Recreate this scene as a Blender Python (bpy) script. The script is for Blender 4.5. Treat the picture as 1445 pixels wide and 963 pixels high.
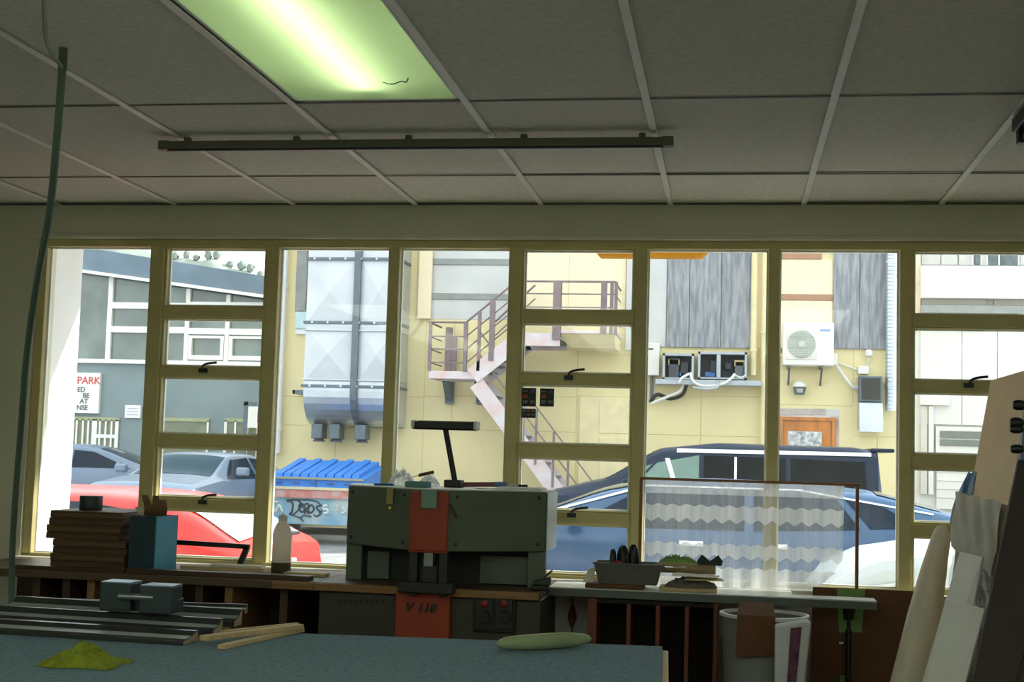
import bpy, math, random
from mathutils import Vector, Matrix
random.seed(7)
for o in list(bpy.data.objects): bpy.data.objects.remove(o)
SC = bpy.context.scene
COL = SC.collection

# ---------------------------------------------------------------- camera
F_PX, YAW, PITCH, ROLL = 1925.156, -.160474, .0828622, .0286427
CAM = Vector((0, 0, 1.5))
_cy, _sy, _cp, _sp = math.cos(YAW), math.sin(YAW), math.cos(PITCH), math.sin(PITCH)
FW = Vector((_sy*_cp, _cy*_cp, _sp)); RT = Vector((_cy, -_sy, 0)); UP = RT.cross(FW)
_c, _s = math.cos(ROLL), math.sin(ROLL)
RT, UP = _c*RT+_s*UP, -_s*RT+_c*UP
cam = bpy.data.cameras.new('camera'); camo = bpy.data.objects.new('camera', cam); COL.objects.link(camo)
cam.sensor_fit = 'HORIZONTAL'; cam.sensor_width = 36.0; cam.lens = F_PX*36/1445; cam.clip_end = 600
camo.matrix_world = Matrix(((RT.x, UP.x, -FW.x, CAM.x), (RT.y, UP.y, -FW.y, CAM.y), (RT.z, UP.z, -FW.z, CAM.z), (0, 0, 0, 1)))
SC.camera = camo

# ---------------------------------------------------------------- light
SC.view_settings.view_transform = 'Standard'; SC.view_settings.look = 'None'
SC.view_settings.gamma = 1; SC.view_settings.use_curve_mapping = False
SC.view_settings.exposure = 0.22
world = bpy.data.worlds.new('sky'); SC.world = world; world.use_nodes = True
bg = world.node_tree.nodes['Background']
bg.inputs['Color'].default_value = (.90, .96, 1.0, 1); bg.inputs['Strength'].default_value = 1.95
sun = bpy.data.lights.new('sun', 'SUN'); sun.energy = 10; sun.angle = math.radians(1.5); sun.color = (1, .95, .84)
suno = bpy.data.objects.new('sun', sun); COL.objects.link(suno)
SUN_DIR = Vector((.80, .35, .55))
suno.rotation_euler = (-SUN_DIR).to_track_quat('-Z', 'Y').to_euler()
suno.location = (20, 9, 30)

# ---------------------------------------------------------------- helpers
def at(x, y, Y):                       # photo pixel -> point at depth Y
    d = FW+RT*((x-722.5)/F_PX)-UP*((y-481.5)/F_PX)
    return CAM+d*(Y/d.y)
def atz(x, y, Z):                      # photo pixel -> point at height Z
    d = FW+RT*((x-722.5)/F_PX)-UP*((y-481.5)/F_PX)
    return CAM+d*((Z-CAM.z)/d.z)
def rect(x0, y0, x1, y1, Y):           # -> X0, X1, Z0, Z1
    mx, my = (x0+x1)/2, (y0+y1)/2
    return at(x0, my, Y).x, at(x1, my, Y).x, at(mx, y1, Y).z, at(mx, y0, Y).z
def lin(c):
    return tuple(((v/255)/12.92 if v/255 <= .04045 else ((v/255+.055)/1.055)**2.4) for v in c)
MATS = {}
def mat(name, col, rough=.6, metal=0., var=.06, scale=6., bump=0., bscale=60., emit=None, col2=None, stretch=None, spec=.5, rnd=0., alpha=None, transl=0.):
    if name in MATS: return MATS[name]
    m = bpy.data.materials.new(name); m.use_nodes = True; MATS[name] = m
    nt = m.node_tree; N = nt.nodes; L = nt.links; b = N['Principled BSDF']
    b.inputs['Roughness'].default_value = rough; b.inputs['Metallic'].default_value = metal
    b.inputs['Specular IOR Level'].default_value = spec
    c = lin(col); c2 = lin(col2) if col2 else tuple(max(0, v*(1-2.5*var)) for v in c)
    tc = N.new('ShaderNodeTexCoord'); mp = N.new('ShaderNodeMapping'); L.new(tc.outputs['Object'], mp.inputs[0])
    if stretch: mp.inputs['Scale'].default_value = stretch
    nz = N.new('ShaderNodeTexNoise'); nz.inputs['Scale'].default_value = scale; nz.inputs['Detail'].default_value = 4
    L.new(mp.outputs[0], nz.inputs['Vector'])
    rp = N.new('ShaderNodeValToRGB'); rp.color_ramp.elements[0].position = .35; rp.color_ramp.elements[1].position = .65
    rp.color_ramp.elements[0].color = (*c2, 1); rp.color_ramp.elements[1].color = (*c, 1)
    L.new(nz.outputs['Fac'], rp.inputs[0]); out = rp.outputs[0]
    if rnd:
        oi = N.new('ShaderNodeObjectInfo'); ma = N.new('ShaderNodeMapRange')
        ma.inputs[3].default_value = 1-rnd; ma.inputs[4].default_value = 1+rnd
        L.new(oi.outputs['Random'], ma.inputs[0])
        hs = N.new('ShaderNodeHueSaturation'); L.new(out, hs.inputs['Color']); L.new(ma.outputs[0], hs.inputs['Value']); out = hs.outputs[0]
    L.new(out, b.inputs['Base Color'])
    if bump:
        n2 = N.new('ShaderNodeTexNoise'); n2.inputs['Scale'].default_value = bscale; n2.inputs['Detail'].default_value = 3
        L.new(mp.outputs[0], n2.inputs['Vector'])
        bp = N.new('ShaderNodeBump'); bp.inputs['Strength'].default_value = bump; bp.inputs['Distance'].default_value = .01
        L.new(n2.outputs['Fac'], bp.inputs['Height']); L.new(bp.outputs[0], b.inputs['Normal'])
    if emit:
        b.inputs['Emission Color'].default_value = (*emit[0], 1); b.inputs['Emission Strength'].default_value = emit[1]
    if alpha is not None: b.inputs['Alpha'].default_value = alpha
    if transl:
        tr = N.new('ShaderNodeBsdfTranslucent'); L.new(out, tr.inputs['Color'])
        mx = N.new('ShaderNodeMixShader'); mx.inputs[0].default_value = transl
        L.new(b.outputs[0], mx.inputs[1]); L.new(tr.outputs[0], mx.inputs[2])
        L.new(mx.outputs[0], N['Material Output'].inputs[0])
    return m
def glass(name, dust=.05, tint=(.97, .99, .98), spec=1.0):
    if name in MATS: return MATS[name]
    m = bpy.data.materials.new(name); m.use_nodes = True; MATS[name] = m
    nt = m.node_tree; N = nt.nodes; L = nt.links; N.remove(N['Principled BSDF'])
    t = N.new('ShaderNodeBsdfTransparent'); t.inputs[0].default_value = (*tint, 1)
    g = N.new('ShaderNodeBsdfGlossy'); g.inputs['Roughness'].default_value = .02
    fr = N.new('ShaderNodeFresnel'); fr.inputs['IOR'].default_value = 1.45
    mu = N.new('ShaderNodeMath'); mu.operation = 'MULTIPLY'; mu.inputs[1].default_value = spec; L.new(fr.outputs[0], mu.inputs[0])
    m1 = N.new('ShaderNodeMixShader'); L.new(mu.outputs[0], m1.inputs[0]); L.new(t.outputs[0], m1.inputs[1]); L.new(g.outputs[0], m1.inputs[2])
    tl = N.new('ShaderNodeBsdfTranslucent'); tl.inputs[0].default_value = (.9, .92, .9, 1)
    tc = N.new('ShaderNodeTexCoord'); nz = N.new('ShaderNodeTexNoise'); nz.inputs['Scale'].default_value = 5; nz.inputs['Detail'].default_value = 6
    L.new(tc.outputs['Object'], nz.inputs['Vector'])
    mr = N.new('ShaderNodeMapRange'); mr.inputs[1].default_value = .3; mr.inputs[2].default_value = .8
    mr.inputs[3].default_value = dust*.55; mr.inputs[4].default_value = dust*1.5; L.new(nz.outputs['Fac'], mr.inputs[0])
    m2 = N.new('ShaderNodeMixShader'); L.new(mr.outputs[0], m2.inputs[0]); L.new(m1.outputs[0], m2.inputs[1]); L.new(tl.outputs[0], m2.inputs[2])
    L.new(m2.outputs[0], N['Material Output'].inputs[0])
    return m

ORG = {}                                # origin that a thing's meshes are stored relative to
class MB:
    def __init__(s): s.v = []; s.f = []; s.sm = []
    def add(s, vs, fs, smooth=False):
        n = len(s.v); s.v += [Vector(p) for p in vs]
        for f in fs: s.f.append([i+n for i in f]); s.sm.append(smooth)
        return s
    def box(s, x0, x1, y0, y1, z0, z1):
        x0, x1 = min(x0, x1), max(x0, x1); y0, y1 = min(y0, y1), max(y0, y1); z0, z1 = min(z0, z1), max(z0, z1)
        return s.add([(x0, y0, z0), (x1, y0, z0), (x1, y1, z0), (x0, y1, z0), (x0, y0, z1), (x1, y0, z1), (x1, y1, z1), (x0, y1, z1)],
                     [(0, 3, 2, 1), (4, 5, 6, 7), (0, 1, 5, 4), (1, 2, 6, 5), (2, 3, 7, 6), (3, 0, 4, 7)])
    def hexa(s, b, t):                  # 4 bottom, 4 top points (ccw seen from the top)
        return s.add(list(b)+list(t), [(0, 3, 2, 1), (4, 5, 6, 7), (0, 1, 5, 4), (1, 2, 6, 5), (2, 3, 7, 6), (3, 0, 4, 7)])
    def slab(s, p, th, d=None):         # polygon p extruded by th along d (or its normal, away from the camera)
        p = [Vector(q) for q in p]
        if d is None:
            d = (p[1]-p[0]).cross(p[2]-p[0]).normalized()
            if d.y < 0: d = -d
        d = Vector(d).normalized()*th; n = len(p)
        nn = (p[1]-p[0]).cross(p[2]-p[0])
        vs = p+[q+d for q in p]
        fs = [tuple(range(n)), tuple(range(2*n-1, n-1, -1))]+[(i, i+n, (i+1) % n+n, (i+1) % n) for i in range(n)]
        if nn.dot(d) > 0: fs = [tuple(reversed(f)) for f in fs]
        return s.add(vs, fs)
    def bar(s, p, q, w, h, up=(0, 0, 1)):
        p, q = Vector(p), Vector(q); a = (q-p).normalized(); up = Vector(up)
        if abs(a.dot(up)) > .98: up = Vector((0, 1, 0))
        r = a.cross(up).normalized(); u = r.cross(a).normalized()
        c = [(-1, -1), (1, -1), (1, 1), (-1, 1)]
        vs = [e+r*(i*w/2)+u*(j*h/2) for e in (p, q) for i, j in c]
        return s.add(vs, [(0, 1, 2, 3), (7, 6, 5, 4), (0, 4, 5, 1), (1, 5, 6, 2), (2, 6, 7, 3), (3, 7, 4, 0)])
    def tube(s, pts, r, n=8, closed=False):
        pts = [Vector(p) for p in pts]; rs = r if isinstance(r, (list, tuple)) else [r]*len(pts)
        vs = []; fs = []; pu = None
        for i, p in enumerate(pts):
            a = (pts[min(i+1, len(pts)-1)]-pts[max(i-1, 0)]).normalized()
            if pu is None: pu = Vector((0, 0, 1)) if abs(a.z) < .9 else Vector((0, 1, 0))
            x = a.cross(pu).normalized(); y = x.cross(a).normalized(); pu = y
            for k in range(n):
                t = 2*math.pi*k/n; vs.append(p+(x*math.cos(t)+y*math.sin(t))*rs[i])
        for i in range(len(pts)-1):
            for k in range(n):
                fs.append((i*n+k, (i+1)*n+k, (i+1)*n+(k+1) % n, i*n+(k+1) % n))
        s.add(vs, fs, True)
        m = len(pts)-1; base = len(s.v)-len(vs)
        s.f.append([base+k for k in range(n)]); s.sm.append(False)
        s.f.append([base+m*n+k for k in reversed(range(n))]); s.sm.append(False)
        return s
    def lathe(s, prof, c, n=20, ax='z', sx=1., sy=1., caps=True):
        c = Vector(c); vs = []; fs = []
        for r, h in prof:
            for k in range(n):
                t = 2*math.pi*k/n; a, b = r*math.cos(t)*sx, r*math.sin(t)*sy
                vs.append(c+(Vector((a, b, h)) if ax == 'z' else Vector((a, -h, b)) if ax == 'y' else Vector((h, a, b))))
        m = len(prof)
        for i in range(m-1):
            for k in range(n): fs.append((i*n+k, i*n+(k+1) % n, (i+1)*n+(k+1) % n, (i+1)*n+k))
        s.add(vs, fs, True)
        if not caps: return s
        base = len(s.v)-len(vs)
        s.f.append([base+k for k in reversed(range(n))]); s.sm.append(False)
        s.f.append([base+(m-1)*n+k for k in range(n)]); s.sm.append(False)
        return s
    def grid(s, nu, nv, fn, flip=False):
        vs = [fn(i/nu, j/nv) for j in range(nv+1) for i in range(nu+1)]; fs = []
        for j in range(nv):
            for i in range(nu):
                a = j*(nu+1)+i; q = (a, a+1, a+nu+2, a+nu+1)
                fs.append(tuple(reversed(q)) if flip else q)
        return s.add(vs, fs, True)
    def build(s, name, m, parent=None, bevel=0, local=False, smooth_all=False):
        if parent is not None:
            o0 = ORG.get(parent.name, Vector((0, 0, 0))) if not local else Vector((0, 0, 0))
        else:
            xs = [v.x for v in s.v]; ys = [v.y for v in s.v]; zs = [v.z for v in s.v]
            o0 = Vector(((min(xs)+max(xs))/2, (min(ys)+max(ys))/2, min(zs)))
        me = bpy.data.meshes.new(name); me.from_pydata([tuple(v-o0) for v in s.v], [], s.f); me.update()
        if any(s.sm) or smooth_all:
            me.polygons.foreach_set('use_smooth', [True]*len(me.polygons)); me.set_sharp_from_angle(angle=math.radians(38))
        o = bpy.data.objects.new(name, me); COL.objects.link(o)
        if isinstance(m, (list, tuple)):
            for q in m: me.materials.append(q)
        else: me.materials.append(m)
        if parent is not None: o.parent = parent; ORG[o.name] = o0
        else: o.location = o0; ORG[o.name] = o0
        if bevel:
            b = o.modifiers.new('edge', 'BEVEL'); b.width = bevel; b.segments = 2; b.limit_method = 'ANGLE'; b.angle_limit = math.radians(40)
        return o
def tag(o, label, cat, group=None):
    o['label'] = label; o['category'] = cat
    if group: o['group'] = group
    return o
def struct(o, label=None):
    o['kind'] = 'structure'
    if label: o['label'] = label
    return o
def thing(name, label=None, cat=None, loc=(0, 0, 0), group=None, rot=0):
    o = bpy.data.objects.new(name, None); COL.objects.link(o); o.location = loc; o.rotation_euler = (0, 0, rot)
    o.empty_display_size = .1; ORG[o.name] = Vector(loc)
    if label: tag(o, label, cat, group)
    return o
def text(s, size, m, parent, pos, xdir=(1, 0, 0), updir=(0, 0, 1), depth=.002, shear=0, name='lettering', align='LEFT', local=False, bold=0):
    cu = bpy.data.curves.new('lettering', 'FONT'); cu.body = s; cu.size = size; cu.extrude = depth; cu.shear = shear; cu.align_x = align
    cu.offset = bold
    t = bpy.data.objects.new('lettering', cu); COL.objects.link(t)
    me = bpy.data.meshes.new_from_object(t); bpy.data.objects.remove(t)
    o = bpy.data.objects.new(name, me); COL.objects.link(o); me.materials.clear(); me.materials.append(m)
    x = Vector(xdir).normalized(); u = Vector(updir).normalized(); n = x.cross(u)
    o0 = ORG.get(parent.name, Vector((0, 0, 0))) if not local else Vector((0, 0, 0))
    p = Vector(pos)-o0
    M4 = Matrix(((x.x, u.x, n.x, p.x), (x.y, u.y, n.y, p.y), (x.z, u.z, n.z, p.z), (0, 0, 0, 1)))
    me.transform(M4); o.parent = parent; ORG[o.name] = o0
    return o
def arc(pts, n=8):                      # smooth polyline through points (Catmull-Rom)
    P = [Vector(p) for p in pts]; P = [2*P[0]-P[1]]+P+[2*P[-1]-P[-2]]; out = []
    for i in range(1, len(P)-2):
        for k in range(n):
            t = k/n
            out.append(.5*((2*P[i])+(P[i+1]-P[i-1])*t+(2*P[i-1]-5*P[i]+4*P[i+1]-P[i+2])*t*t+(3*P[i]-P[i-1]-3*P[i+1]+P[i+2])*t**3))
    return out+[P[-2]]

# ---------------------------------------------------------------- materials
m_tile = mat('ceiling_tile', (226, 222, 212), .95, var=.05, scale=40, bump=.25, bscale=160, rnd=.07, spec=.1)
m_bar = mat('grid_bar_paint', (235, 233, 222), .5, var=.02)
m_wall = mat('wall_paint', (212, 212, 192), .85, var=.03, scale=3)
m_wallw = mat('wall_white', (205, 205, 198), .8, var=.04)
m_floor = mat('floor_concrete', (84, 80, 74), .8, var=.12, scale=4)
m_frame = mat('frame_paint', (204, 192, 136), .55, var=.04, scale=8)
m_trim = mat('trim_pale', (214, 212, 196), .6, var=.03)
m_pane = glass('window_glass', .009, spec=.55)
m_black = mat('black_plastic', (22, 23, 24), .45, var=.1)
m_dark = mat('dark_metal', (48, 50, 50), .45, metal=.3, var=.1)
m_steel = mat('steel', (150, 155, 158), .35, metal=.8, var=.08)
m_wood = mat('bench_wood', (150, 112, 70), .6, var=.12, scale=5, stretch=(1, 14, 14))
m_wood_l = mat('raw_pine', (205, 180, 138), .7, var=.08, scale=6, stretch=(1, 12, 12))
m_dkwood = mat('dark_wood', (74, 50, 36), .5, var=.15, scale=6, stretch=(1, 14, 14))
m_white = mat('white_paint', (226, 228, 228), .6, var=.03)
m_paper = mat('paper', (222, 216, 200), .8, var=.04)
m_card = mat('cardboard', (104, 70, 45), .85, var=.07, scale=9)
# ================================================================ room shell
D = 6.23; CEIL = 2.67
XL, XR, YB = -4.2, 2.9, -3.2
WX0, WX1 = -3.40, 1.98                  # window opening
SILL, HEAD = .93, 2.50
T = .20
struct(MB().box(XL, XR, YB, D+T, -.12, 0).build('floor', m_floor))
wf = struct(thing('wall_front'))
MB().box(XL, XR, D, D+T, 0, SILL).build('wall_panel', m_wallw, wf)
MB().box(XL, XR, D, D+T, HEAD, 2.95).build('wall_panel', m_wall, wf)
MB().box(XL, WX0, D, D+T, SILL, HEAD).build('wall_panel', m_wall, wf)
MB().box(WX1, XR, D, D+T, SILL, HEAD).build('wall_panel', m_wall, wf)
struct(MB().box(XL-.15, XL, YB, D+T, 0, 2.95).build('wall_left', m_wall))
struct(MB().box(XR, XR+.15, YB, D+T, 0, 2.95).build('wall_right', m_wall))
struct(MB().box(XL, XR, YB-.15, YB, 0, 2.95).build('wall_back', m_wall))
struct(MB().box(WX0-.05, WX1+.05, D-.018, D, HEAD, HEAD+.022).build('trim_1', m_trim, bevel=.004))
struct(MB().box(WX0-.03, WX1+.03, D-.05, D+.03, SILL-.03, SILL+.012).build('trim_2', m_trim, bevel=.004))

# ceiling: suspended grid, each tile a piece
ceil = struct(thing('ceiling'))
MB().box(XL, XR, YB, D, 2.88, 2.95).build('soffit', m_wall, ceil)
GX0, GY0 = -3.28886, 5.5756
xs = [GX0+.6*k for k in range(-1, 11)]; xs = [XL]+[x for x in xs if XL+.02 < x < XR-.02]+[XR]
ys = sorted([GY0-1.2*j for j in range(0, 7)]+[GY0+.6556]); ys = [YB]+[y for y in ys if YB+.05 < y < D-.05]+[D]
TROFFERS = [(3, 1, 'lit fluorescent ceiling panel with a glowing pale green diffuser', 0)]+[(k_, j_, 'added fill light panel %s, %s' % ({0: 'by the left wall', 3: 'in line with the glowing one', 6: 'in the third run', 9: 'by the right wall'}[k_], {3: 'first row behind the work table', 4: 'second row behind the work table', 5: 'third row behind the work table', 6: 'last row by the back wall'}[j_]), 1) for k_ in (0, 3, 6, 9) for j_ in (3, 4, 5, 6)]
cache = {}
for i in range(len(xs)-1):
    for j in range(len(ys)-1):
        x0, x1, y0, y1 = xs[i], xs[i+1], ys[j], ys[j+1]
        cx, cyy = (x0+x1)/2, (y0+y1)/2
        if any(abs(cx-(GX0+.6*k_+.3)) < .1 and abs(cyy-(GY0-1.2*j_-.6)) < .2 for k_, j_, _, _ in TROFFERS): continue
        w, d = round(x1-x0, 3), round(y1-y0, 3)
        if (w, d) not in cache:
            t = MB().box(-w/2+.004, w/2-.004, -d/2+.004, d/2-.004, 0, .015)
            cache[(w, d)] = t.build('ceiling_tile', m_tile, ceil, local=True); o = cache[(w, d)]
        else:
            o = cache[(w, d)].copy(); COL.objects.link(o)
        o.location = (cx, cyy, CEIL+random.uniform(0, .004))
        o.rotation_euler = (random.uniform(-.002, .002), random.uniform(-.003, .003), 0)
for x in xs[1:-1]:
    MB().box(x-.013, x+.013, YB, D, CEIL-.007, CEIL-.001).build('grid_bar', m_bar, ceil, bevel=.002)
m_cross = mat('cross_bar_steel', (96, 98, 90), .6, var=.05)
for y in ys[1:-1]:
    for i in range(len(xs)-1):
        MB().box(xs[i]+.013, xs[i+1]-.013, y-.006, y+.006, CEIL-.004, CEIL-.001).build('cross_bar', m_cross, ceil)
MB().box(XL, XR, D-.02, D, CEIL-.006, CEIL-.001).build('wall_angle', m_cross, ceil)

# lit troffers: one in view, the others added unseen to brighten the room
m_diff = mat('diffuser_acrylic', (232, 244, 214), .5, var=.0, transl=.9)
m_tube = mat('lamp_tube', (255, 255, 255), .5, var=0, emit=((.92, 1.0, .80), 6.2))
m_fill = mat('diffuser_fill_glow', (232, 244, 214), .5, var=0, emit=((.93, 1.0, .82), 3.9))  # diffusers of the added panels glow by themselves as fill light
def troffer(kx, jy, label, lamp):
    LX0, LX1, LY0, LY1 = GX0+.6*kx, GX0+.6*kx+.6, GY0-1.2*jy-1.2, GY0-1.2*jy
    lt = thing('fluorescent_troffer', label, 'ceiling light', ((LX0+LX1)/2, (LY0+LY1)/2, CEIL), 'fluorescent ceiling panels')
    h = MB(); e = .018
    h.box(LX0+e, LX1-e, LY0+e, LY1-e, CEIL+.10, CEIL+.115)
    h.box(LX0+e, LX0+e+.01, LY0+e, LY1-e, CEIL, CEIL+.10); h.box(LX1-e-.01, LX1-e, LY0+e, LY1-e, CEIL, CEIL+.10)
    h.box(LX0+e, LX1-e, LY0+e, LY0+e+.01, CEIL, CEIL+.10); h.box(LX0+e, LX1-e, LY1-e-.01, LY1-e, CEIL, CEIL+.10)
    h.build('housing', m_white, lt)
    MB().box(LX0+.02, LX1-.02, LY0+.02, LY1-.02, CEIL+.001, CEIL+.004).build('diffuser', m_fill if lamp else m_diff, lt)
    cxm = (LX0+LX1)/2
    tb = MB().tube([(cxm, LY0+.06, CEIL+.055), (cxm, LY1-.14, CEIL+.055)], .019, 10).build('tube', m_tube, lt)
    MB().tube([(cxm, LY1-.14, CEIL+.055), (cxm, LY1-.10, CEIL+.055)], .021, 10).build('end_cap', m_steel, tb)
for kx, jy, lab, lamp in TROFFERS: troffer(kx, jy, lab, lamp)
# thin dark thread stuck on the diffuser
pa = [atz(540, 116, CEIL-.003), atz(553, 119, CEIL-.004), atz(566, 115, CEIL-.005), atz(573, 116, CEIL-.006), atz(576, 111, CEIL-.007)]
tag(MB().tube(arc(pa, 5), [.0012]*5+[.0018]*11+[.0024]*5, 6).build('thread', m_black), 'thin curled dark thread stuck on the lit ceiling panel', 'thread')

# ceiling rail
pL, pR = atz(228, 205, CEIL-.035), atz(946, 201, CEIL-.035); yr = (pL.y+pR.y)/2
m_railm = mat('rail_olive_metal', (104, 104, 88), .5, var=.06)
rl = thing('ceiling_rail', 'long dark metal rail fixed across the underside of the ceiling', 'rail', ((pL.x+pR.x)/2, yr, CEIL-.05))
MB().box(pL.x, pR.x, yr-.017, yr+.017, CEIL-.05, CEIL-.02).build('rail_body', m_railm, rl, bevel=.003)
MB().box(pL.x+.02, pR.x-.02, yr-.006, yr+.006, CEIL-.056, CEIL-.05).build('slot_lip', m_black, rl)
for k in range(5):
    x = pL.x+.1+(pR.x-pL.x-.2)*k/4
    MB().box(x-.012, x+.012, yr-.014, yr+.014, CEIL-.022, CEIL-.004).build('mounting_clip', m_railm, rl, bevel=.003)
MB().box(pL.x-.012, pL.x+.03, yr-.02, yr+.02, CEIL-.053, CEIL-.018).build('end_cap', m_railm, rl, bevel=.003)
MB().box(pR.x-.03, pR.x+.012, yr-.02, yr+.02, CEIL-.053, CEIL-.018).build('end_cap', m_railm, rl, bevel=.003)

# dark ceiling batten at the right, running towards the window
q0, q1 = atz(1416, 184, CEIL-.05), atz(1475, 128, CEIL-.05)
bt = thing('ceiling_batten', 'dark ceiling light batten running toward the window', 'ceiling light', (q1.x+.03, (q0.y+q1.y)/2, CEIL-.06))
MB().box(q1.x+.0, q1.x+.07, q1.y-1.0, q0.y, CEIL-.06, CEIL-.012).build('batten_body', m_dark, bt, bevel=.006)
MB().tube([(q1.x+.035, q1.y-.95, CEIL-.085), (q1.x+.035, q0.y-.05, CEIL-.085)], .014, 10).build('tube', m_steel, bt)
MB().box(q1.x+.01, q1.x+.06, q0.y-.06, q0.y-.02, CEIL-.105, CEIL-.05).build('lamp_holder', m_black, bt, bevel=.004)
MB().box(q1.x+.01, q1.x+.06, q1.y-.98, q1.y-.94, CEIL-.105, CEIL-.05).build('lamp_holder', m_black, bt, bevel=.004)
MB().box(q1.x+.015, q1.x+.055, q1.y-.9, q0.y-.1, CEIL-.013, CEIL-.006).build('mounting_plate', m_dark, bt)

# hanging hose at the left
hs = thing('air_hose', 'grey green hose hanging from the ceiling beside the window', 'hose', (-2.9, 4.8, .4))
top = [atz(62, -20, CEIL-.03), atz(63, 30, CEIL-.04), atz(68, 66, CEIL-.05), atz(88, 96, CEIL-.06)]
b0 = top[-1]
dn = [b0, at(80, 200, b0.y+.05), at(70, 300, b0.y+.2), at(52, 400, b0.y+.45), at(38, 500, b0.y+.7), at(30, 600, b0.y+.9), at(22, 700, b0.y+1.05), at(17, 790, b0.y+1.15), at(17, 900, b0.y+1.2), at(20, 1000, b0.y+1.2)]
m_hose = mat('hose_rubber', (92, 112, 100), .5, var=.08)
MB().tube(arc(dn, 6), .0115, 10).build('hose', m_hose, hs)
MB().tube(arc(top, 6), .006, 8).build('lead_wire', mat('lead_grey', (150, 158, 142), .5), hs)
MB().tube([b0+Vector((0, 0, .06)), b0-Vector((0, 0, .01))], .013, 10).build('ceiling_clip', m_hose, hs)

# ================================================================ window
wn = struct(thing('window_1', loc=(0, D, SILL)))
FY0, FY1 = D+.02, D+.085
ZB, ZT = SILL+.015, 2.462
MUL = [-2.777, -2.189, -1.589, -1.006, -.4155, .1845, .763, 1.363]
HW = [.036, .032, .0275, .030, .0275, .0265, .027, .027]
MB().box(WX0, WX1, FY0, FY1, ZT, HEAD).build('head_frame', m_frame, wn, bevel=.004)
MB().box(WX0, WX1, FY0, FY1, SILL, ZB+.012).build('bottom_frame', m_frame, wn, bevel=.004)
MB().box(WX0, WX0+.045, FY0, FY1, ZB, ZT).build('jamb', m_frame, wn, bevel=.004)
MB().box(WX1-.045, WX1, FY0, FY1, ZB, ZT).build('jamb', m_frame, wn, bevel=.004)
for x, hw in zip(MUL, HW): MB().box(x-hw, x+hw, FY0-.005, FY1, ZB+.006, ZT+.006).build('mullion', m_frame, wn, bevel=.005)
edges = [WX0+.045]+[v for x, hw in zip(MUL, HW) for v in (x-hw, x+hw)]+[WX1-.045]
bays = [(edges[2*i], edges[2*i+1]) for i in range(len(edges)//2)]
RAILS = [(2.117, 2.168), (1.83, 1.874), (1.492, 1.546), (1.192, 1.245)]
PY = D+.055
m_putty = mat('putty_white', (225, 228, 222), .7, var=.05)
def putty(x0, x1, z0, z1, par):         # pale glazing bead on the outdoor side
    g = MB(); w_ = .007
    g.box(x0, x1, PY+.004, PY+.02, z0, z0+w_).box(x0, x1, PY+.004, PY+.02, z1-w_, z1)
    g.box(x0, x0+w_, PY+.004, PY+.02, z0+w_, z1-w_).box(x1-w_, x1, PY+.004, PY+.02, z0+w_, z1-w_)
    g.build('glazing_bead', m_putty, par)
for i, (x0, x1) in enumerate(bays):
    if i in (1, 4, 7):
        for (a, b) in RAILS: MB().box(x0, x1, FY0, FY1-.005, a, b).build('transom', m_frame, wn, bevel=.005)
        zz = [ZB+.012]+[v for ab in reversed(RAILS) for v in ab]+[ZT]
        for k in range(5):
            z0, z1 = zz[2*k], zz[2*k+1]
            s = MB(); w_ = .012                     # sash stiles and rails
            s.box(x0, x0+w_, FY0+.008, FY1-.01, z0, z1).box(x1-w_, x1, FY0+.008, FY1-.01, z0, z1)
            s.box(x0+w_, x1-w_, FY0+.008, FY1-.01, z0, z0+w_*.7).box(x0+w_, x1-w_, FY0+.008, FY1-.01, z1-w_*.5, z1)
            sh = s.build('sash', m_frame, wn, bevel=.002)
            MB().box(x0+w_-.002, x1-w_+.002, PY-.002, PY+.002, z0+w_*.6, z1-w_*.4).build('pane', m_pane, sh)
            putty(x0+w_, x1-w_, z0+w_*.7, z1-w_*.5, sh)
            if k == 3 or (k == 1 and i != 7):
                xm = (x0+x1)/2-(.03 if k == 3 else 0); zc = z0-.012
                hb = MB().box(xm-.022, xm+.018, FY0-.016, FY0+.002, zc-.012, zc+.008)
                hb.tube(arc([(xm, FY0-.012, zc), (xm+.004, FY0-.03, zc+.018), (xm+.03, FY0-.035, zc+.03), (xm+.075, FY0-.035, zc+.036)], 5), .006, 8)
                hb.build('handle', m_dark, sh)
    else:
        MB().box(x0-.003, x1+.003, PY-.002, PY+.002, ZB+.008, ZT+.004).build('pane', m_pane, wn)
        putty(x0, x1, ZB+.012, ZT, wn)
# black stickers on the casement pane
m_st = mat('sticker_black', (18, 18, 18), .5); m_sr = mat('sticker_red', (190, 60, 40), .5); m_sb = mat('sticker_blue', (50, 80, 130), .5); m_sg = mat('sticker_grey', (110, 116, 112), .5)
def sticker(px0, py0, px1, py1, rows, lab):
    a = rect(px0, py0, px1, py1, PY)
    y = PY-.0025
    o = thing('sticker', lab, 'sticker', (a[0], y, a[2]), 'black stickers on the window pane')
    MB().box(a[0], a[1], y-.0006, y, a[2], a[3]).build('backing', m_st, o)
    nr = len(rows); H = a[3]-a[2]; W = a[1]-a[0]
    for r_, row in enumerate(rows):
        for c_, mm in enumerate(row):
            cx = a[0]+W*(c_+.5)/len(row); cz = a[3]-H*(r_+.6)/(nr+.5); ww = W/len(row)*.33; hh = H/(nr+.5)*.3
            MB().box(cx-ww, cx+ww, y-.0012, y-.0005, cz-hh*(.4 if r_ == 0 and nr > 2 and c_ == 0 else 1), cz+hh*(.4 if r_ == 0 and nr > 2 and c_ == 0 else 1)).build('print', mm, o)
sticker(736.5, 548, 756.5, 574, [[m_sg, m_sb], [m_sr, m_st], [m_sg, m_sg]], 'taller black sticker nearest the mullion with red and blue print')
sticker(762, 548.5, 782, 574, [[m_sg, m_sb], [m_sr, m_st], [m_sg, m_sg]], 'taller black sticker with red and blue print further from mullion')
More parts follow.
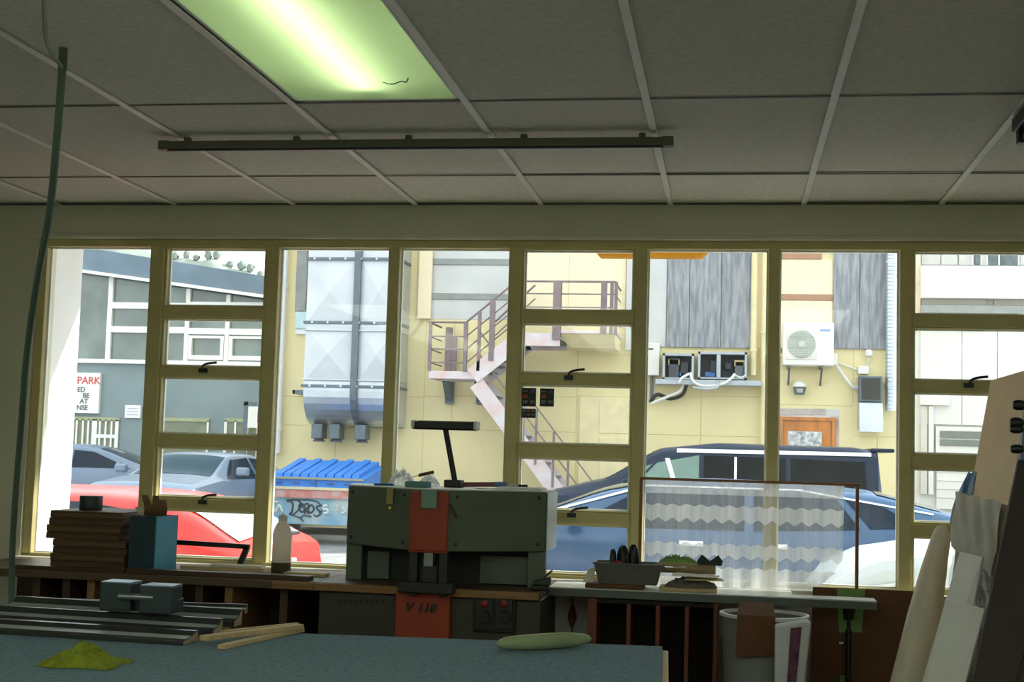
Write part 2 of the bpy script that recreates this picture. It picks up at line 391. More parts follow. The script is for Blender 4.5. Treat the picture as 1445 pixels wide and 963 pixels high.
sticker(736, 577, 756, 590, [[m_sg, m_sr, m_sg], [m_sb, m_sg, m_sg]], 'low black sticker under the taller ones on the pane')
# ================================================================ outside: ground, own building
m_asph = mat('asphalt', (142, 143, 146), .9, var=.1, scale=2.5, bump=.3, bscale=90)
m_path = mat('footpath_concrete', (226, 222, 212), .85, var=.06, scale=2)
def gz(Y): return .0 if Y < 7.6 else .08*(min(Y, 20)-7.6)/12.4
g = MB()
for (ya, yb) in ((7.6, 20), (20, 70)):
    za, zb = gz(ya), gz(yb)
    g.hexa([(-45, ya, za-.3), (45, ya, za-.3), (45, yb, zb-.3), (-45, yb, zb-.3)], [(-45, ya, za), (45, ya, za), (45, yb, zb), (-45, yb, zb)])
struct(g.build('street', m_asph))
struct(MB().box(-45, 45, D+T, 7.6, -.3, .02).build('footpath', m_path))
m_fin = mat('pillar_render', (232, 234, 236), .8, var=.04, scale=2)
pil = struct(MB().box(-4.5, -3.47, D+T, 6.86, 0, 2.72).build('outer_pillar', m_fin, bevel=.01))
m_soff = mat('added_canopy_paint', (222, 222, 214), .7, var=.03)
struct(MB().box(-6, 3.6, D+T, 7.18, 2.72, 2.84).build('added_canopy', m_soff, bevel=.01))  # out of view, added to keep direct sun out of the room
struct(MB().box(XL-.15, XR+.15, YB-.15, D+T, 2.95, 3.1).build('roof_slab', m_wall))

# orange fitting outside at the window head
m_org = mat('orange_plastic', (238, 196, 84), .45, var=.04, transl=.75)
a = rect(843, 352, 1000, 364, 6.6)
of = thing('light_fitting', 'orange bar shaped fitting hung outside at the window head', 'light fitting', ((a[0]+a[1])/2, 6.6, a[2]))
c = .016
MB().slab([(a[0], 6.56, a[3]+.05), (a[0], 6.56, a[2]+c), (a[0]+c, 6.56, a[2]), (a[1]-c*2, 6.56, a[2]), (a[1], 6.56, a[2]+c*2), (a[1], 6.56, a[3]+.05)], .09, (0, 1, 0)).build('cover', m_org, of, bevel=.004)
for k in (.2, .8):
    x = a[0]+(a[1]-a[0])*k
    MB().tube([(x, 6.605, a[3]+.05), (x, 6.605, 2.721)], .01, 8).build('hanger', m_dark, of)

# ================================================================ yellow building
YW = 22.0
m_yel = mat('yellow_render', (230, 216, 166), .85, var=.04, scale=.8, bump=.1, bscale=30)
m_cream = mat('cream_blockwork', (240, 225, 190), .85, var=.02, scale=1.5)
m_greyp = mat('grey_fibre_cement', (206, 207, 204), .8, var=.05, scale=1.5)
m_ply = mat('weathered_plywood', (160, 162, 165), .8, var=.1, scale=3.4, stretch=(6, 6, .8), col2=(120, 125, 130))
m_brown = mat('brown_band', (176, 134, 108), .7, var=.05)
m_galv = mat('galvanised', (200, 208, 214), .36, metal=.75, var=.06, scale=3)
m_dgalv = mat('dark_galvanised', (104, 116, 124), .5, metal=.4, var=.08)
m_strip = mat('band_grey', (150, 154, 150), .8, var=.08)
yb = thing('yellow_building', 'pale yellow rendered building facing the window across the street', 'building', (-2.5, YW+3, gz(22)))
BX0, BX1 = at(383, 500, YW).x, at(1273, 500, YW).x
MB().box(BX0, BX1, YW+.012, YW+7, .2, 7.4).build('wall', m_yel, yb)
MB().box(BX0-.15, BX1+.15, YW-.1, YW+7.1, 7.4, 7.7).build('parapet', m_cream, yb)
def wp(name, m, px0, py0, px1, py1, th=.06, y=None, par=None, bevel=.004):
    yy = YW if y is None else y
    a = rect(px0, py0, px1, py1, yy)
    return MB().box(a[0], a[1], yy, yy+th+.02, a[2], a[3]).build(name, m, par or yb, bevel=bevel)
def wpz(name, m, px0, px1, z0, z1, th=.06, y=None):
    yy = YW if y is None else y
    return MB().box(at(px0, 500, yy).x, at(px1, 500, yy).x, yy, yy+th+.02, z0, z1).build(name, m, yb, bevel=.004)
zs1 = at(700, 452, YW).z                # break between upper cladding and lower render
gap = .25
# lower rendered panels
lower = [(383, 478), (479, 600), (601, 640), (641, 735), (736, 815), (816, 895), (896, 990), (991, 1085)]
for (p0, p1) in lower:
    zt = at((p0+p1)/2, 560, YW).z
    wpz('render_panel', m_yel, p0+gap*.4, p1-gap*.4, .25, at(900, 613, YW).z-.004)
    wpz('render_panel', m_yel, p0+gap*.4, p1-gap*.4, at(900, 613, YW).z+.004, zt-.004)
    wpz('render_panel', m_yel, p0+gap*.4, p1-gap*.4, zt+.004, at(900, 492, YW).z if p0 > 880 else zs1)
wpz('render_panel', m_yel, 1205, 1238, .25, at(1240, 617, YW).z-.01); wpz('render_panel', m_yel, 1239, 1273, .25, at(1240, 617, YW).z-.01)
wpz('render_panel', m_yel, 1205, 1273, at(1240, 617, YW).z+.01, at(1240, 492, YW).z)
wpz('render_panel', m_yel, 1086, 1204, at(1150, 572, YW).z, at(1150, 492, YW).z)
# upper cladding
ztop = 7.35
wpz('render_panel', m_yel, 403, 432, zs1, ztop); wpz('render_panel', m_yel, 432, 585, zs1, ztop)
wpz('pilaster', m_cream, 587, 605, zs1, ztop, .06, YW-.12)
b1a, b1b, b2a, b2b = at(660, 374, YW).z, at(660, 366, YW).z, at(660, 423, YW).z, at(660, 415, YW).z
for z0, z1 in ((zs1, b2a), (b2b, b1a), (b1b, b1b+.6), (b1b+.61, ztop)): wpz('cladding_panel', m_greyp, 606, 722, z0+.004, z1-.004)
wpz('band', m_strip, 606, 722, b1a, b1b, .06, YW-.02); wpz('band', m_strip, 606, 722, b2a, b2b, .06, YW-.02)
# plain cream wall above the landing
for z0, z1 in ((zs1, zs1+1.25), (zs1+1.254, ztop)):
    wpz('cladding_panel', m_cream, 723, 800, z0, z1); wpz('cladding_panel', m_cream, 800.3, 881, z0, z1)
wpz('pilaster', m_greyp, 882, 903, at(895, 495, YW).z, ztop, .06, YW-.1)
z492 = at(1000, 491, YW).z
wpz('cladding_panel', m_greyp, 904, 939, z492, ztop, .05, YW-.02)
for p0, p1 in ((940, 971), (972, 1016), (1017, 1059)): wpz('plywood_sheet', m_ply, p0, p1, z492, ztop, .05, YW-.05)
wpz('render_panel', m_cream, 1060, 1099, z492, ztop)
# cream wall and brown bands behind the air conditioner
bza, bzb = at(1140, 424, YW).z, at(1140, 416, YW).z; bzc, bzd = at(1140, 366, YW).z, at(1140, 358, YW).z
for z0, z1 in ((at(1140, 500, YW).z, bza), (bzb, bzc), (bzd, ztop)): wpz('cladding_panel', m_cream, 1100, 1174, z0+.004, z1-.004)
wpz('band', m_brown, 1100, 1175, bza, bzb, .06, YW-.02); wpz('band', m_brown, 1100, 1158, bzc, bzd, .06, YW-.02)
for p0, p1 in ((1176, 1212), (1213, 1250)): wpz('plywood_sheet', m_ply, p0, p1, at(1210, 493, YW).z, ztop, .05, YW-.05)
wpz('render_panel', m_yel, 1251, 1273, at(1250, 492, YW).z, ztop)
# recessed doorway with timber door
dr = wp('door_reveal', m_greyp, 1098, 577, 1184, 690, .04, YW+.009)
zd = at(1140, 585, YW).z; m_stone = mat('stone_veneer', (196, 184, 176), .8, var=.12, scale=4)
for k in range(4):
    wp('stone', m_stone, 1099+k*17, 577, 1115+k*17, 586, .05, YW+.0)
for k in range(6): wp('stone', m_stone, 1172+(k % 2)*0, 587+k*14, 1184, 600+k*14, .05, YW+.0)
m_door = mat('varnished_timber', (205, 128, 52), .35, var=.15, scale=3, stretch=(3, 3, .6))
MB().box(at(1099, 600, YW).x, at(1180, 600, YW).x, YW-.03, YW+.03, at(1140, 594, YW).z, at(1140, 589, YW).z).build('door_frame', m_door, yb, bevel=.006)
for p0, p1 in ((1174, 1180), (1099, 1104)): MB().box(at(p0, 600, YW).x, at(p1, 600, YW).x, YW-.03, YW+.03, .3, at(1140, 594, YW).z).build('door_frame', m_door, yb, bevel=.006)
a = rect(1104.5, 594.5, 1173.5, 690, YW); zl = at(1140, 609, YW).z
dd = MB().box(a[0], a[1], YW, YW+.04, .32, zl-.35).box(a[0], at(1112, 610, YW).x, YW, YW+.04, zl-.35, a[3]).box(at(1160, 610, YW).x, a[1], YW, YW+.04, zl-.35, a[3]).box(at(1112, 610, YW).x, at(1160, 610, YW).x, YW, YW+.04, zl+.0, a[3]).build('door_leaf', m_door, yb, bevel=.006)
m_leadl = mat('leadlight', (120, 128, 140), .2, var=.3, scale=14, col2=(226, 226, 220))
for k in range(4):
    x0 = at(1113+k*11.7, 610, YW).x; x1 = at(1113+k*11.7+11, 610, YW).x
    MB().box(x0, x1, YW+.002, YW+.02, zl-.34, zl-.01).build('leadlight_pane', m_leadl, dd)
# flush service door
m_yel2 = mat('yellow_door', (234, 220, 174), .7, var=.04)
a = rect(817, 560, 889, 690, YW); sd = MB().box(a[0], a[1], YW-.03, YW+.02, .3, a[3]).build('service_door', m_yel2, yb, bevel=.006)
b = rect(846, 566, 886, 612, YW); MB().box(b[0], b[1], YW-.045, YW-.028, b[2], b[3]).build('door_panel', m_yel2, sd, bevel=.006)
b = rect(846, 618, 886, 680, YW); MB().box(b[0], b[1], YW-.045, YW-.028, b[2], b[3]).build('door_panel', m_yel2, sd, bevel=.006)
# dark green board and small pale board on the wall beside the duct
wp('notice_board', m_strip, 418, 330, 433, 439, .03, YW-.05)
wp('pale_board', mat('pale_blue_board', (196, 218, 226), .6), 417, 440, 433, 464, .03, YW-.05); wp('paper_strip', m_white, 417, 465, 433, 472, .03, YW-.05)

# pipes
m_dp = mat('white_pipe', (226, 226, 222), .5, var=.03); m_ypipe = mat('cream_pipe', (228, 214, 164), .5, var=.04)
def pipe(px, pyb, r, m, lab, y=YW-.12, ztop=7.0, brk=3, rings=0, name='downpipe'):
    x = at(px, (pyb+350)/2, y).x; z0 = at(px, pyb, y).z if pyb < 690 else gz(22)
    o = thing(name, lab, 'pipe', (x, y, z0))
    p = MB().tube([(x, y, z0), (x, y, ztop)], r, 14).build('pipe', m, o)
    for k in range(brk):
        z = z0+.4+(ztop-z0-.8)*k/max(1, brk-1)
        MB().lathe([(r+.012, -.025), (r+.012, .025)], (x, y, z), 14).box(x-.02, x+.02, y, YW-.001, z-.02, z+.02).build('bracket', m, o)
    if rings:
        q = MB(); n = int((ztop-z0)/.06)
        for k in range(n): q.lathe([(r, -.006), (r+.006, 0), (r, .006)], (x, y, z0+.03+k*.06), 14)
        q.build('spiral_seam', m, o)['kind'] = 'stuff'
    return o
pipe(396, 640, .065, m_dp, 'white downpipe at the corner of the yellow building')
pipe(384, 700, .03, m_dgalv, 'thin dark conduit beside the white corner downpipe', ztop=2.2, brk=2, y=YW-.1)
pipe(1064, 530, .05, m_ypipe, 'cream pipe beside the plywood sheets above the meter shelf')
pipe(1078, 690, .05, m_ypipe, 'cream pipe running down the wall to the ground')
pipe(1257.5, 580, .085, m_galv, 'shiny spiral galvanised pipe at the building edge', rings=1, y=YW-.16, name='spiral_pipe')

# big ventilation duct with pyramid panels
dY = YW-.75
a = rect(431, 352, 561, 600, dY); zb_ = at(500, 601, dY).z; zel = at(500, 552, dY).z
vd = thing('ventilation_duct', 'large galvanised duct with diamond creased panels on yellow wall', 'duct', ((a[0]+a[1])/2, dY+.3, zb_))
rr = zel-zb_
body = MB()
prof = [(dY, 7.2), (dY, zel)]+[(dY+rr*(1-math.cos(t)), zel-rr*math.sin(t)) for t in [math.pi/2*k/8 for k in range(1, 9)]]
prof += [(YW-.02, zb_), (YW-.02, 7.2)]
body.slab([(a[0], y, z) for y, z in prof], a[1]-a[0], (1, 0, 0)); body.build('duct_body', m_galv, vd)
# creased panels: raised pyramids made of four triangles
zz = [at(500, 352, dY).z+1.3, at(500, 363, dY).z, at(500, 454, dY).z, at(500, 541, dY).z]
zz = [7.15, at(500, 366, dY).z, at(500, 459, dY).z, at(500, 542, dY).z]
xm0, xm1 = at(499, 450, dY).x, at(508, 450, dY).x
m_galv_l = mat('galvanised_sheet', (200, 204, 208), .5, metal=.35, var=.04, scale=2)
for k in range(3):
    zt_, zb2 = zz[k]-.03, zz[k+1]+.03
    for xa, xb in ((a[0]+.01, xm0-.0), (xm1+.0, a[1]-.01)):
        P = [(xa, dY-.004, zb2), (xb, dY-.004, zb2), (xb, dY-.004, zt_), (xa, dY-.004, zt_), ((xa+xb)/2, dY-.075, (zt_+zb2)/2)]
        MB().add(P, [(0, 1, 4), (1, 2, 4), (2, 3, 4), (3, 0, 4)]).build('creased_panel', m_galv_l, vd)
MB().slab([(xm0, y, z) for y, z in [(dY-.07, 7.2), (dY-.07, zel)]+[(dY-.07+(rr+.05)*(1-math.cos(t)), zel-(rr+.02)*math.sin(t)) for t in [math.pi/2*k/6 for k in range(1, 7)]]+[(dY+.2, zel), (dY+.2, 7.2)]], xm1-xm0, (1, 0, 0)).build('centre_channel', m_dgalv, vd)
for pz in (366, 456, 467, 537, 546):
    z = at(500, pz, dY).z
    fl = MB().box(a[0]-.03, a[1]+.03, dY-.05, YW-.1, z-.022 if pz in (366, 456, 546) else z-.008, z+.022 if pz in (366, 456, 546) else z+.008).build('flange', m_dgalv if pz in (366, 456, 546) else m_galv, vd, bevel=.004)
    if pz in (366, 456, 546):
        for k in range(6):
            x = a[0]+.12+(a[1]-a[0]-.24)*k/5
            MB().lathe([(.018, 0), (.018, .014), (.008, .02)], (x, dY-.05, z), 8, 'y').build('bolt', m_white, fl)
for px in (440, 465, 502):
    x = at(px, 610, dY).x
    MB().box(x-.09, x+.09, dY+.25, dY+.55, zb_-.22, zb_+.02).lathe([(.11, 0), (.07, .07)], (x, dY+.4, zb_-.27), 10).build('support_foot', m_dgalv, vd, bevel=.01)
MB().box(a[0]-.28, a[0], dY+.3, dY+.36, at(410, 552, dY).z-.03, at(410, 552, dY).z+.03).box(a[0]-.28, a[0]-.24, dY+.3, YW, at(410, 552, dY).z-.03, at(410, 552, dY).z+.03).build('side_bracket', m_dgalv, vd)

# fire stair
m_st_w = mat('stair_white_red', (206, 202, 206), .7, var=.3, scale=5, col2=(208, 182, 178)); m_rail = mat('rail_grey', (110, 102, 106), .5, var=.1, col2=(136, 112, 112))
SY0, SY1 = 20.9, 21.8
fs = thing('fire_stair', 'rusty white steel stair with landings climbing the yellow wall', 'stair', (at(700, 560, SY0).x, 21.3, gz(21)))
L1 = rect(605, 524, 667, 535, SY0); zl1 = L1[3]
MB().box(L1[0], L1[1]+.1, SY0, SY1, L1[2], L1[3]).build('landing', m_st_w, fs, bevel=.01)
L2 = rect(787, 471, 868, 489, SY0)
MB().hexa([(L2[0]+.15, SY0+.3, L2[2]), (L2[1]-.02, SY0+.3, L2[2]), (L2[1], YW-.05, L2[2]), (L2[0]+.15, YW-.05, L2[2])], [(L2[0], SY0, L2[3]), (L2[1], SY0, L2[3]), (L2[1], YW-.05, L2[3]), (L2[0], YW-.05, L2[3])]).build('landing', m_yel2, fs, bevel=.01)
MB().box(L2[0]-.02, L2[1]+.02, SY0-.02, YW-.08, L2[3], L2[3]+.05).build('landing_deck', m_st_w, fs, bevel=.006)
# upper flight
u0 = at(667, 531, SY0); u1 = at(733, 479, SY0); u2 = at(790, 479, SY0); u2.z = u1.z
for y in (SY0, SY1):
    MB().bar((u0.x, y, u0.z), (u1.x, y, u1.z), .05, .26).build('stringer', m_st_w, fs)
    MB().bar((u1.x-.03, y, u1.z), (u2.x, y, u2.z), .05, .2).build('stringer', m_st_w, fs)
MB().box(u1.x, u2.x, SY0, SY1, u1.z-.02, u1.z+.02).build('walkway_plate', m_dgalv, fs)
n = 6
for k in range(1, n):
    t = k/n; x = u0.x+(u1.x-u0.x)*t; z = u0.z+(u1.z-u0.z)*t
    MB().box(x-.12, x+.12, SY0+.03, SY1-.03, z-.015, z+.015).build('tread', m_dgalv, fs)
# lower flight, down to the right
l0 = at(672, 541, SY0); l1 = Vector((at(845, 728, SY0).x, SY0, gz(21)+.05))
for y in (SY0+.02, SY1-.02):
    MB().bar((l0.x, y, l0.z), (l1.x, y, l1.z), .05, .24).build('stringer', m_st_w, fs)
n = 12
for k in range(1, n):
    t = k/n; x = l0.x+(l1.x-l0.x)*t; z = l0.z+(l1.z-l0.z)*t
    MB().box(x-.12, x+.12, SY0+.05, SY1-.05, z-.0, z+.03).build('tread', m_dgalv, fs)
# posts and rails
def post(px, zlo, zhi, y=SY0, w_=.05, nm='post'):
    x = at(px, 480, SY0).x; MB().box(x-w_/2, x+w_/2, y-w_/2, y+w_/2, zlo, zhi).build(nm, m_rail, fs)
    return x
zr = at(632, 455, SY0).z
post(607, zl1, zr); post(657, zl1, zr, w_=.06); post(617, zl1, zr, SY1, .1); post(625, zl1, zr-.15, SY1, .08)
for k, py in enumerate((455, 475, 493, 512)):
    z = at(632, py, SY0).z; r_ = .018 if k == 0 else .012
    MB().tube([(at(605, py, SY0).x, SY0, z), (at(658, py, SY0).x, SY0, z)], r_, 6).build('rail', m_rail, fs)
    MB().tube([(at(606, py, SY0).x, SY0, z), (at(606, py, SY0).x, SY1, z)], r_, 6).build('rail', m_rail, fs)
    e0 = at(658, py, SY0); e1 = at(735, py-63, SY0)
    MB().tube([(e0.x, SY0, e0.z), (e1.x, SY0, e1.z)], r_, 6).build('rail', m_rail, fs)
    if k < 2: MB().tube([(e0.x+.3, SY1, e0.z+.1), (e1.x+.1, SY1, e1.z)], r_, 6).build('rail', m_rail, fs)
for px in (676, 694):
    t = (px-658)/77; zb2 = u0.z+(u1.z-u0.z)*max(0, (px-667)/66); zt2 = at(px, 455-63*t, SY0).z
    post(px, zb2, zt2, w_=.05 if px == 676 else .08)
zr2 = at(800, 397.5, SY0).z
for px, w_ in ((737, .06), (785, .12), (789, .05), (851, .09), (862, .05), (868, .05)):
    post(px, u1.z if px < 790 else L2[3], zr2, w_=w_)
for k, py in enumerate((397.5, 415, 434, 452)):
    z = at(800, py, SY0).z
    MB().tube([(at(735, py, SY0).x, SY0, z), (at(868, py, SY0).x, SY0, z)], .018 if k == 0 else .011, 6).build('rail', m_rail, fs)
    MB().tube([(at(868, py, SY0).x, SY0, z), (at(868, py, SY0).x, YW-.03, z)], .018 if k == 0 else .011, 6).build('rail', m_rail, fs)
for px in (627, 672):
    x = at(px, 545, SY1-.3).x; z1 = L1[2]
    MB().bar((x, SY1-.2, z1+.02), (x, YW-.02, z1-.32), .1, .1).box(x-.07, x+.07, YW-.1, YW-.0, z1-.35, z1+.02).build('support', m_dgalv, fs)
lp = [(805, 590), (805, 640)]
for px in (742, 760, 785, 806):          # posts of the lower flight
    t = (at(px, 560, SY0).x-l0.x)/(l1.x-l0.x); z = l0.z+(l1.z-l0.z)*t
    post(px, z, z+.85, w_=.035)
for dz in (.85, .5):
    MB().tube([(l0.x, SY0, l0.z+dz), (l1.x, SY0, l1.z+dz)], .013, 6).build('handrail', m_rail, fs)
x = at(845, 700, SY0).x; MB().box(l1.x-.03, l1.x+.03, SY0-.03, SY0+.03, gz(21), l1.z+.86).build('post', m_rail, fs)

# air conditioner
aY = YW-.42
a = rect(1105, 455, 1177, 516, aY)
ac = thing('air_conditioner', 'white outdoor air conditioner unit with round fan grille', 'air conditioner', ((a[0]+a[1])/2, YW-.2, a[2]-.3))
acm = mat('ac_white', (226, 224, 216), .45, var=.02)
MB().box(a[0], a[1], aY, YW-.08, a[2], a[3]).build('casing', acm, ac, bevel=.02)
cx, cz = at(1131, 486, aY).x, at(1131, 486, aY).z
sq = .24; MB().box(cx-sq, cx+sq, aY-.012, aY+.004, cz-sq, cz+sq).build('grille_frame', mat('ac_cream', (222, 218, 206), .5), ac, bevel=.006)
gr = MB().lathe([(.215, 0), (.215, .016), (.2, .018)], (cx, aY-.01, cz), 28, 'y').build('grille', mat('ac_grille', (150, 160, 150), .6), ac)
for k in range(-6, 7):
    hh = math.sqrt(max(0, .205**2-(k*.032)**2)); MB().box(cx-hh, cx+hh, aY-.034, aY-.028, cz+k*.032-.004, cz+k*.032+.004).build('grille_bar', mat('ac_bar', (196, 198, 186), .5), gr)
MB().lathe([(.05, 0), (.05, .012)], (cx, aY-.03, cz), 16, 'y').build('grille_hub', MATS['ac_bar'], gr)
b = rect(1157, 465, 1172, 468, aY); MB().box(b[0], b[1], aY-.003, aY+.002, b[2], b[3]).build('badge', mat('badge_blue', (120, 150, 200), .4), ac)
for px in (1114, 1160):
    x = at(px, 520, aY).x; MB().box(x-.02, x+.02, aY+.03, YW-.001, a[2]-.04, a[2]).bar((x, aY+.05, a[2]-.03), (x, YW-.02, a[2]-.28), .03, .03).build('bracket', m_dgalv, ac)
MB().box(a[1]-.002, a[1]+.06, aY+.1, aY+.3, a[2]+.02, a[2]+.2).build('valve_cover', acm, ac, bevel=.01)
pp = [(a[1]+.03, aY+.2, a[2]+.05), at(1190, 530, YW-.1), at(1202, 545, YW-.08), at(1211, 548, YW-.05)]
MB().tube(arc(pp, 6), .028, 8).build('pipe_wrap', acm, ac)
jb = thing('junction_box', 'white isolator box and sensor beside the air conditioner', 'electrical box', at(1218, 524, YW-.05))
b = rect(1211, 517, 1226, 528, YW-.1); MB().box(b[0], b[1], YW-.1, YW+.0, b[2], b[3]).build('box', acm, jb, bevel=.01)
p0 = at(1226, 499, YW-.1); MB().lathe([(.0, -.07), (.06, -.04), (.065, .02), (.03, .06)], p0, 12).build('sensor_head', acm, jb)
MB().tube([p0+Vector((0, 0, -.05)), Vector((p0.x-.03, YW-.03, b[3]))], .014, 8).build('conduit', acm, jb)
MB().tube([(b[0]+.01, YW-.04, (b[2]+b[3])/2), (a[1]+.01, YW-.05, a[2]+.1)], .012, 8).build('cable', acm, jb)
fl = thing('flood_light', 'small grey flood light with white top under the air conditioner', 'light', at(1129, 556, YW-.15))
b = rect(1119, 546, 1138, 557, YW-.25); MB().hexa([(b[0]+.03, YW-.2, b[2]), (b[1]-.03, YW-.2, b[2]), (b[1]-.03, YW-.1, b[2]), (b[0]+.03, YW-.1, b[2])], [(b[0], YW-.28, b[3]), (b[1], YW-.28, b[3]), (b[1], YW-.1, b[3]), (b[0], YW-.1, b[3])]).build('lamp_body', m_dgalv, fl, bevel=.008)
MB().add([(b[0]+.05, YW-.262, b[3]-.03), (b[1]-.05, YW-.262, b[3]-.03), (b[1]-.06, YW-.222, b[2]+.03), (b[0]+.06, YW-.222, b[2]+.03)], [(3, 2, 1, 0)]).build('lens', mat('lens_grey', (190, 194, 180), .2), fl)
MB().lathe([(.11, 0), (.1, .05), (.06, .09), (0.01, .1)], ((b[0]+b[1])/2, YW-.16, b[3]), 16).build('sensor_dome', acm, fl)
MB().box((b[0]+b[1])/2-.03, (b[0]+b[1])/2+.03, YW-.12, YW, b[2]+.03, b[3]-.02).build('bracket', m_dgalv, fl)
# hood vent
hv = thing('vent_hood', 'grey galvanised vent hood with curved outlet on the wall', 'vent', at(1228, 610, YW-.2))
b = rect(1213, 531, 1245, 567, YW-.3); MB().box(b[0], b[1], YW-.3, YW, b[2], b[3]).build('vent_box', m_dgalv, hv, bevel=.01)
MB().box(b[0]+.03, b[1]-.03, YW-.312, YW-.298, b[2]+.03, b[3]-.03).build('vent_mesh', m_black if False else mat('mesh_brown', (62, 62, 58), .8), hv)
c2 = rect(1212, 568, 1245, 610, YW-.3); hh = c2[3]-c2[2]
pr = [(YW, c2[3]), (YW-.3, c2[3])]+[(YW-.3-.12*math.sin(t), c2[3]-hh*(1-math.cos(t))*1.0) for t in [math.pi/2*k/6 for k in range(1, 7)]]+[(YW, c2[2]+.05)]
MB().slab([(c2[0], y, z) for y, z in pr], c2[1]-c2[0], (1, 0, 0)).build('curved_outlet', m_galv, hv)
# meter box and open electrical boxes
mb_ = thing('meter_box', 'white meter box beside the open electrical cabinets', 'electrical box', at(921, 530, YW-.15))
b = rect(909, 484, 930.5, 530, YW-.2); MB().box(b[0], b[1], YW-.2, YW-.02, b[2], b[3]).build('box', acm, mb_, bevel=.015)
MB().box(b[0]+.04, b[1]-.1, YW-.206, YW-.199, b[3]-.11, b[3]-.09).build('slot', m_black, mb_)
MB().tube([((b[0]+b[1])/2, YW-.08, b[2]), ((b[0]+b[1])/2, YW-.08, b[2]-.4)], .03, 8).build('conduit', m_dgalv, mb_)
m_box = mat('cabinet_grey', (176, 184, 190), .5, var=.05); m_in = mat('cabinet_inside', (44, 52, 58), .6, var=.2)
def ebox(p0, q0, p1, q1, lab, parts):
    Yf = YW-.32; b = rect(p0, q0, p1, q1, Yf)
    o = thing('electrical_cabinet', lab, 'electrical box', ((b[0]+b[1])/2, YW-.16, b[2]))
    t = .035; m = MB()
    m.box(b[0], b[1], Yf, YW-.04, b[3]-t, b[3]).box(b[0], b[1], Yf, YW-.04, b[2], b[2]+t*.6)
    m.box(b[0], b[0]+t, Yf, YW-.04, b[2], b[3]).box(b[1]-t, b[1], Yf, YW-.04, b[2], b[3])
    m.build('cabinet_shell', m_box, o); MB().box(b[0], b[1], YW-.06, YW-.03, b[2], b[3]).build('back_plate', m_in, o)
    for (u, v, w_, h_, col) in parts:
        x = b[0]+(b[1]-b[0])*u; z = b[2]+(b[3]-b[2])*v
        MB().box(x-w_, x+w_, YW-.2, YW-.06, z-h_, z+h_).build('switchgear', mat('gear_%d_%d_%d' % col, col, .5), o, bevel=.008)
    return b
br, cr, bl = (40, 44, 48), (216, 190, 140), (60, 110, 180)
b1 = ebox(935, 499, 979, 535, 'smaller open electrical cabinet beside the white meter box', [(.35, .35, .08, .2, (70, 76, 84)), (.35, .68, .09, .045, cr), (.7, .4, .06, .12, br), (.62, .2, .04, .03, bl)])
b2 = ebox(985, 497, 1054, 535, 'wider open electrical cabinet with divided bays', [(.25, .18, .08, .04, bl), (.35, .45, .08, .1, br), (.85, .3, .07, .16, (96, 104, 112)), (.85, .62, .08, .05, cr), (.62, .5, .05, .05, br)])
o2 = [o for o in bpy.data.objects if o.name.startswith('electrical_cabinet')][-1]
xx = at(1014, 515, YW-.32).x; MB().box(xx-.03, xx+.03, YW-.33, YW-.1, b2[2]+.02, b2[3]-.04).build('divider', m_box, o2)
sh = rect(925, 535, 1074, 539, YW-.4); sh = (sh[0], sh[1], sh[2]-.05, min(b1[2], b2[2])-.012)
tag(MB().box(sh[0], sh[1], YW-.42, YW-.0, sh[2], sh[3]).build('cabinet_shelf', m_box, bevel=.006), 'narrow grey shelf under the open electrical cabinets', 'shelf')
m_cab = mat('white_cable', (228, 226, 220), .5)
def cable(pts, r, lab, m=m_cab):
    tag(MB().tube(arc([at(x, y, Y) for x, y, Y in pts], 6), r, 8).build('electric_cable', m), lab, 'cable')
cable([(974, 526, YW-.45), (977, 536, YW-.46), (985, 543, YW-.47), (1000, 545, YW-.47), (1020, 542, YW-.47), (1032, 534, YW-.46), (1037, 528, YW-.44)], .022, 'white cable looping between the two open electrical cabinets')
cable([(1013, 538, YW-.42), (1013, 544, YW-.56), (1009, 548, YW-.60), (995, 549, YW-.56), (978, 547, YW-.54)], .02, 'grey cable hanging under the wider electrical cabinet', m_box)
cable([(972, 528, YW-.46), (962, 534, YW-.5), (958, 541, YW-.5)], .02, 'short white cable end poking from the smaller electrical cabinet')
cable([(964, 537.5, YW-.3), (963, 546, YW-.3), (958, 553, YW-.3), (945, 559, YW-.3), (930, 565, YW-.3), (919, 570, YW-.3)], .022, 'white cable hanging loose below the cabinet shelf')
cable([(969, 537.5, YW-.2), (968, 546, YW-.2), (962, 558, YW-.2), (945, 563, YW-.2), (928, 557, YW-.2), (917, 568, YW-.2)], .03, 'black cable bundle hanging loose below the cabinet shelf', m_black)
cable([(1037, 530, YW-.4), (1046, 533, YW-.4), (1052, 530, YW-.4)], .014, 'thin white cable inside the wider electrical cabinet')
# ================================================================ blue grey building at the left
YG = 29.0
m_blue = mat('blue_grey_render', (134, 150, 154), .85, var=.06, scale=1.2)
m_slate = mat('slate_fascia', (116, 136, 152), .7, var=.08, scale=2)
m_wfr = mat('white_joinery', (240, 240, 236), .5, var=.02)
m_wgl = mat('dim_window_glass', (124, 138, 130), .15, var=.15, scale=1.5, spec=.8)
bb = thing('blue_grey_building', 'blue grey building with sloping roof and white window band', 'building', (-12, YG+3, gz(29)))
XA, XB = at(20, 500, YG).x, at(384, 500, YG).x
zr0, zr1 = at(60, 341, YG).z, at(384, 396, YG).z; zw0, zw1 = at(60, 376, YG).z, at(384, 424, YG).z
xa = at(60, 500, YG).x
sl = (zr1-zr0)/(XB-xa); zr0 += sl*(XA-xa); slw = (zw1-zw0)/(XB-xa); zw0 += slw*(XA-xa)
zs = at(240, 509, YG).z
m = MB(); m.slab([(XA, YG, .2), (XB, YG, .2), (XB, YG, zs-.02), (XA, YG, zs-.02)], 6, (0, 1, 0)).build('wall', m_blue, bb)
